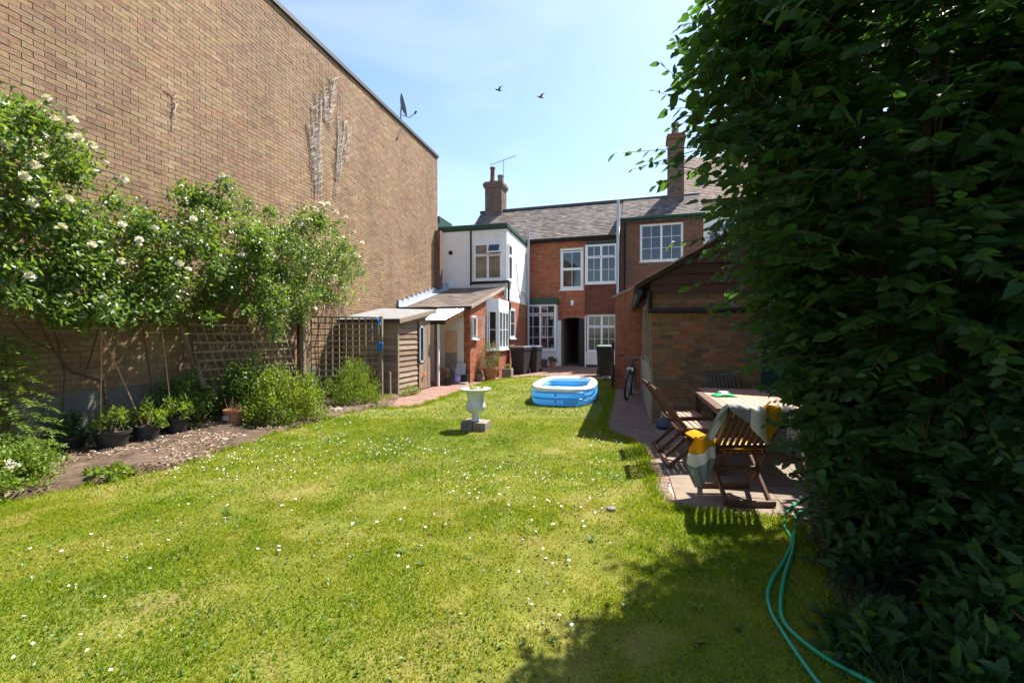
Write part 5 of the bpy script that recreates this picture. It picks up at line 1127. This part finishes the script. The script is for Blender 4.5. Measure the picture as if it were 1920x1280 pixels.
rose('broad climbing rose in the middle of the wall with scattered white blooms', [(165,420),(200,385),(240,360),(275,400),(310,390),(345,350),(385,365),(440,350),(470,370),(490,410),(510,490),(500,600),(470,610),(430,575),(395,625),(360,590),(310,620),(280,580),(235,615),(200,590),(170,550)], 16500, .066,
     [(236,336),(232,422),(229,490),(195,558),(264,450),(262,458),(339,495),(354,505),(293,428),(365,411),(420,331),(455,478),(132,375),(512,478)], [[(390,800),(370,700),(350,600),(330,500)],[(300,830),(280,700),(260,560),(280,450)],[(420,640),(350,588),(300,580)],[(480,780),(470,640),(440,520)]], nl=170)
rose('tall rounded rose bush at the end of the wall with blooms along its top', [(480,390),(510,400),(545,410),(585,402),(615,412),(640,430),(660,455),(675,478),(685,505),(692,535),(670,555),(630,570),(590,560),(560,600),(530,570),(515,630),(490,590),(480,500)], 19000, .058,
     [(605,383),(617,383),(595,395),(577,392),(632,398),(650,408),(590,578),(564,418),(665,435),(680,455),(672,480)], [[(555,760),(560,660),(565,560),(590,470)],[(600,760),(590,650),(620,520)],[(575,740),(560,600),(530,480)]], xr=(-7.05,-5.75), nl=190)

# ================================================================== BED SHRUBS
bush('shrub', 'bright yellow green mounded shrub with yellow flowers in the bed', 'shrub', (-5.62,6.45,.02), .62, .65, .95, 11000, .05, M['leafmound'], lumps=80, sd=.22, up=.9)
bush('shrub', 'vivid green upright shrub in front of the shed trellis', 'shrub', (-5.65,8.45,.02), .60, .55, .98, 6500, .05, M['leafbright'], lumps=75, sd=.2, up=1.5, ratio=.35)
bush('shrub', 'dark green shrub behind the terracotta pot below the leaning trellis', 'shrub', (-6.5,6.6,.02), .55, .75, 1.1, 8000, .055, M['leafrose'], lumps=55, sd=.25)
bush('shrub', 'shaded leafy shrub against the wall behind the black pots', 'shrub', (-6.8,5.55,.02), .32, .65, .95, 5200, .055, M['leafrose'], lumps=36, sd=.3)
bush('shrub', 'leafy flowering weeds with yellow flowers in the lower left corner', 'plant', (-5.72,2.75,.0), .42, .6, .5, 7500, .042, M['leafbright'], lumps=50, sd=.25)
bush('weed_clump', 'low weed clump at the bed edge near the lawn', 'weed', (-5.2,3.45,.02), .22, .2, .12, 420, .06, M['leafbright'], lumps=16)
bush('weed_clump', 'weeds growing at the foot of the shed boards', 'weed', (-5.22,10.25,.0), .16, .5, .22, 700, .05, M['leafbright'], lumps=24, up=1.2, ratio=.3)
bush('weed_clump', 'dry grass tuft beside the pale post', 'weed', (-5.3,9.0,.0), .3, .4, .14, 700, .07, M['leafyel'], lumps=24, up=.6, ratio=.14)
bush('white_flowers', 'patch of small white flowers at the left edge of the lawn', 'flowers', (-5.42,2.72,.30), .16, .2, .10, 90, .022, M['petal'], lumps=14, stem=False, ratio=.9)
# feathery conifer at the left edge
t = thing('feathery_conifer', 'feathery light green conifer reaching in from the left edge', 'conifer', (-6.42,3.27,0)); b = MB(); b.tube([(0,0,-.02),(0,0,.8),(.02,0,1.55)], [.05,.04,.01], 8); b.build('trunk', M['bark'], t)
PP, DD = [], []
for i in range(110):
    z = .15+1.35*i/110; a = i*2.4; ln_ = .50*(1-.45*i/110); d = Vector((math.cos(a), math.sin(a), .05)); sd2 = Vector((-d.y, d.x, 0))
    for j in range(40):
        f_ = (j+1)/40; q = Vector((0,0,z))+d*ln_*f_+Vector((0,0,-.20*f_*f_+.10*f_+random.uniform(-.01,.01)))
        for s_ in (-1,1): PP.append(tuple(q)); DD.append(tuple(sd2*s_+d*random.uniform(.3,1.0)+Vector((0,0,random.uniform(-.45,.35)))))
PP, DD = np.array(PP), np.array(DD); Ls = rng.uniform(.025, .07, len(PP)); foliage('fronds', PP, DD, rdir(len(PP), 1.2), Ls, Ls*.22, M['leafbright'], t)

# ================================================================== BIG BROADLEAF TREE ON THE RIGHT
TX, TZ = 2.58, 2.78
tc = W(TX, TZ); tree = thing('broadleaf_tree', 'large shady broadleaf tree filling the right side of the picture', 'tree', (*tc, 0))
prof = [(0,.5,.25),(.6,.60,.2),(1.2,.64,.12),(1.7,.80,.06),(2.1,.92,.02),(2.5,1.0,.02),(2.8,1.16,0),(3.15,1.36,0),(3.6,1.20,0),(3.9,.9,0),(4.2,.4,0)]
pz = np.array([q[0] for q in prof]); pr_ = np.array([q[1] for q in prof]); po = np.array([q[2] for q in prof])
def cam2w(v):                                             # offset in camera axes -> world offset
    return np.stack([v[:, 0]*CA-v[:, 1]*SA, v[:, 0]*SA+v[:, 1]*CA, v[:, 2]], 1)
nt_ = 4600
z = rng.choice(np.linspace(.05, 4.1, 300), nt_, p=(lambda w_: w_/w_.sum())(np.interp(np.linspace(.05, 4.1, 300), pz, pr_)))
rad = np.interp(z, pz, pr_)*rng.uniform(.25, 1.0, nt_)**.45*np.where(rng.random(nt_) > .95, 1.07, 1)*(.86+.22*vnoise(z*2+9, rng.uniform(0, 9, nt_), 1, 41)); a = rng.uniform(0, 2*np.pi, nt_)
S0 = np.stack([np.interp(z, pz, po)+rad*np.cos(a), rad*np.sin(a)*np.where(np.sin(a) > 0, .42, 1), z], 1); OUT_ = np.stack([np.cos(a), np.sin(a), rng.uniform(-.35, .55, nt_)], 1)
ln_ = rng.uniform(.25, .55, nt_); EXTRA = []
nu = 1500; uu = unit(rng.normal(size=(nu, 3))); rr = rng.uniform(.2, 1, nu)[:, None]**.5                 # unseen high canopy added above the frame to shade the crown
S0 = np.concatenate([S0, uu*rr*np.array([1.4,1.1,1.0])+np.array([1.55,1.15,4.9])]); OUT_ = np.concatenate([OUT_, uu+np.array([0,0,.1])]); ln_ = np.concatenate([ln_, rng.uniform(.3, .6, nu)]); nt_ += nu
def spray(x, y, Z, dx, dz, L_):                           # a twig given by its tip in the picture at depth Z
    tip = np.array([(x-960)/FPX*Z-TX, Z-TZ, CH+(628-y)/FPX*Z]); d = np.array([dx, random.uniform(-.2,.2), dz]); d /= np.linalg.norm(d); EXTRA.append((tip-d*L_, d, L_))
for q in ((1152,266,2.65,-1,.12,.75),(1185,300,2.65,-1,-.1,.6),(1210,285,2.65,-1,.35,.6),(1228,330,2.65,-1,-.2,.6),(1225,155,2.65,-.8,.5,.6),(1235,105,2.65,-.7,.6,.6),(1250,190,2.65,-1,.1,.6),(1262,60,2.65,-.6,.8,.6),(1290,20,2.65,-.6,.8,.6),(1255,225,2.65,-1,-.1,.55),(1275,120,2.65,-.8,.4,.6),(1300,470,2.65,-1,-.1,.6),(1265,440,2.65,-1,.0,.55),(1295,520,2.65,-1,-.2,.6),(1345,560,2.9,-1,-.2,.5),(1370,600,2.8,-1,-.3,.5),(1372,685,2.65,-1,-.1,.5),(1430,680,2.8,-1,-.3,.5),(1470,720,2.7,-1,-.2,.5),(1330,420,2.65,-1,.1,.5),(1310,360,2.65,-1,.1,.6),(1290,400,2.65,-1,-.1,.5)): spray(*q)
FR = [(1300,-20),(1250,70),(1238,150),(1262,200),(1290,260),(1335,360),(1330,420),(1390,500),(1480,480),(1520,300),(1500,-20)]
cnt = 0
while cnt < 170:                                          # sunlit sprays on the near left flank of the crown
    x, y = random.uniform(1230, 1520), random.uniform(-20, 500)
    if inpoly(np.array([x]), np.array([y]), FR)[0]: spray(x, y, random.uniform(2.05, 2.4), random.uniform(-1, -.5), random.uniform(-.3, .6), random.uniform(.28, .5)); cnt += 1
S0 = np.concatenate([S0, np.array([q[0] for q in EXTRA])]); OUT_ = np.concatenate([unit(OUT_), np.array([q[1] for q in EXTRA])]); ln_ = np.concatenate([ln_, np.array([q[2] for q in EXTRA])])
mid = S0+OUT_*(ln_*.6)[:, None]; k_ = mid[:, 2]/math.tan(SUN_EL); sx_ = mid[:, 0]+TX-k_*math.sin(SUN_AZ+ALPHA); sz_ = mid[:, 1]+TZ-k_*math.cos(SUN_AZ+ALPHA)   # crown opened to shape its shadow: twigs dropped by where theirs lands
lx = 960+FPX*sx_/np.maximum(sz_, .3); ly = 628+FPX*CH/np.maximum(sz_, .3); edge = 1270-(ly-990)*.76
thin = (sz_ > .9) & (lx < edge+60) & (rng.random(len(S0)) < np.where(lx < edge-60, .93, .75)) & (np.arange(len(S0)) < nt_)
S0, OUT_, ln_ = S0[~thin], OUT_[~thin], ln_[~thin]; nt_ -= int(thin.sum())
kp = ~((S0[:, 0] < -.25) & (S0[:, 2] > 2.0) & (rng.random(len(S0)) < .35)) | (np.arange(len(S0)) >= nt_); S0, OUT_, ln_ = S0[kp], OUT_[kp], ln_[kp]
N_ = len(S0); NL = 14
f_ = np.tile(np.linspace(.12, 1.0, NL), N_); idx = np.repeat(np.arange(N_), NL); side = np.where(np.tile(np.arange(NL), N_) % 2, 1, -1)[:, None]
P = S0[idx]+OUT_[idx]*(ln_[idx]*f_)[:, None]; P[:, 2] -= .10*f_**2*ln_[idx]
SD = unit(np.cross(OUT_[idx], np.array([0, 0, 1.]))); D = SD*side*.9+OUT_[idx]*.7+rng.normal(0, .25, P.shape); D[:, 2] -= .30
Nn = rdir(len(P), 1.5); Ls = (.05+.095*rng.random(len(P))**1.3)*(1.1-.45*f_); Nn = Nn+rng.normal(0, .5, Nn.shape)
keep = (P[:, 2] > .03) & ~((P[:, 2] < .55) & (P[:, 0]+TX < 2.08)); P, D, Nn, Ls = P[keep], D[keep], Nn[keep], Ls[keep]
Zc = P[:, 1]+TZ; keep = (Zc > 1.25); P, D, Nn, Ls, Zc = P[keep], D[keep], Nn[keep], Ls[keep], Zc[keep]
px_ = 960+FPX*(P[:, 0]+TX)/Zc; py_ = 628-FPX*(P[:, 2]-CH)/Zc
Pw, Dw, Nw = cam2w(P), cam2w(D), cam2w(Nn)
vis = (px_ > 1100) & (px_ < 1920) & (py_ > 0) & (py_ < 1280); score = np.where(vis, Ls/Zc, 0); big = np.argsort(-score)[:300]; mask = np.ones(len(P), bool); mask[big] = False
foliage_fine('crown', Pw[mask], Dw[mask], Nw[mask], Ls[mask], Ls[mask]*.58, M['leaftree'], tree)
LMS = []
for k in range(5):
    lv = fine_arrays(np.zeros((1,3)), np.array([[1.,0,0]]), np.array([[0,0,1.]]), np.array([1.]), np.array([.58]))[0]
    LMS.append(MB().add([tuple(q) for q in lv], FINE).mesh('leaf', M['leaftreeo'], True))
for i in big:
    d = Vector(Dw[i]).normalized(); s_ = d.cross(Vector(Nw[i])).normalized(); u_ = s_.cross(d); o = link(bpy.data.objects.new('leaf', random.choice(LMS)), tree); L_ = Ls[i]
    o.matrix_local = Matrix(((d.x*L_,-s_.x*L_,u_.x*L_,Pw[i][0]),(d.y*L_,-s_.y*L_,u_.y*L_,Pw[i][1]),(d.z*L_,-s_.z*L_,u_.z*L_,Pw[i][2]),(0,0,0,1)))
Sw, Ow = cam2w(S0), cam2w(OUT_); b = MB()
for i in range(N_):
    if i % 2 and i < N_-len(EXTRA): continue
    s_ = Vector(Sw[i]); d = Vector(Ow[i])*ln_[i]; ex = i >= N_-len(EXTRA)+22; b.tube([s_+d*.12 if ex else s_-d*.3, s_+d*.4+Vector((0,0,.01)), s_+d-Vector((0,0,.10*ln_[i]))], [.002,.0016,.001] if ex else [.004,.003,.0012], 4, cap=False)
b.build('twigs', M['twig'], tree, kind='stuff')
for k in range(15):
    a = k*2.4; r0 = random.uniform(.05,.3); zt = random.uniform(2.2,4.4); rt = np.interp(zt, pz, pr_)*random.uniform(.4,.85); A = Vector((r0*math.cos(a), r0*math.sin(a), -.05)); B = Vector((rt*math.cos(a+.3), rt*math.sin(a+.3), zt)); m_ = (A+B)/2+Vector((-.2*math.cos(a),-.2*math.sin(a),.35))
    if k < 3: B = Vector(cam2w(np.array([[1.0+.3*k-.3, .9, 4.6]]))[0]); m_ = (A+B)/2+Vector((.1,.1,.2))
    r1 = random.uniform(.008,.018) if k > 2 else .045; MB().tube([A, A.lerp(m_,.5)+Vector((0,0,.1)), m_, m_.lerp(B,.5)+Vector((0,0,.1)), B], [r1,r1*.85,r1*.7,r1*.5,r1*.2], 7).build('trunk' if k < 3 else 'branch', M['bark' if k < 3 else 'twig'], tree, smooth=True)
# undergrowth below the tree; the shrubs behind it are added to block the sky
def camloc(X, Z): return (*W(X, Z), 0)
for i, (X, Z, rx, ry, hz, n, lab) in enumerate(((4.1,4.3,.9,.8,3.4,8000,'dark shrub added close behind the tree to block the sky'),(5.5,5.0,1.3,1.3,6.6,13000,'very tall dark shrub added at the right boundary to block the sky'),(4.9,3.0,1.1,1.0,5.6,10000,'tall dense dark shrub added at the far right to block the sky'),(7.4,6.6,1.6,1.6,6.8,9000,'tall background shrub added far beyond the patio to block the sky'))):
    bush('sky_block_shrub', lab, 'shrub', camloc(X, Z), rx, ry, hz, n, .14, M['leafhedge'], lumps=90, sd=.3, ratio=.62)
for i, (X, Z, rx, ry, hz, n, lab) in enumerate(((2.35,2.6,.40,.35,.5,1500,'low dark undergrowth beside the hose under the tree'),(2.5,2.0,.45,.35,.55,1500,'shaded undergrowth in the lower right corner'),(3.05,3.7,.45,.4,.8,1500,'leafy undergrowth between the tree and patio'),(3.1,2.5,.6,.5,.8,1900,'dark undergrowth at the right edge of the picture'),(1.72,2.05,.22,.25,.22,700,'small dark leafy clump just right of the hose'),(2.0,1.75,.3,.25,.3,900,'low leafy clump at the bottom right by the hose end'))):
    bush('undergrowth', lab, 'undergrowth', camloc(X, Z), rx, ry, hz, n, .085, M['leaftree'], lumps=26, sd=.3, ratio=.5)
n = 2600; X = rng.uniform(1.45, 3.2, n); Z = rng.uniform(1.7, 3.0, n); P = np.stack([X*CA-Z*SA, X*SA+Z*CA, np.full(n, .0)], 1); ok = inpoly(P[:,0], P[:,1], BED2); P = P[ok]
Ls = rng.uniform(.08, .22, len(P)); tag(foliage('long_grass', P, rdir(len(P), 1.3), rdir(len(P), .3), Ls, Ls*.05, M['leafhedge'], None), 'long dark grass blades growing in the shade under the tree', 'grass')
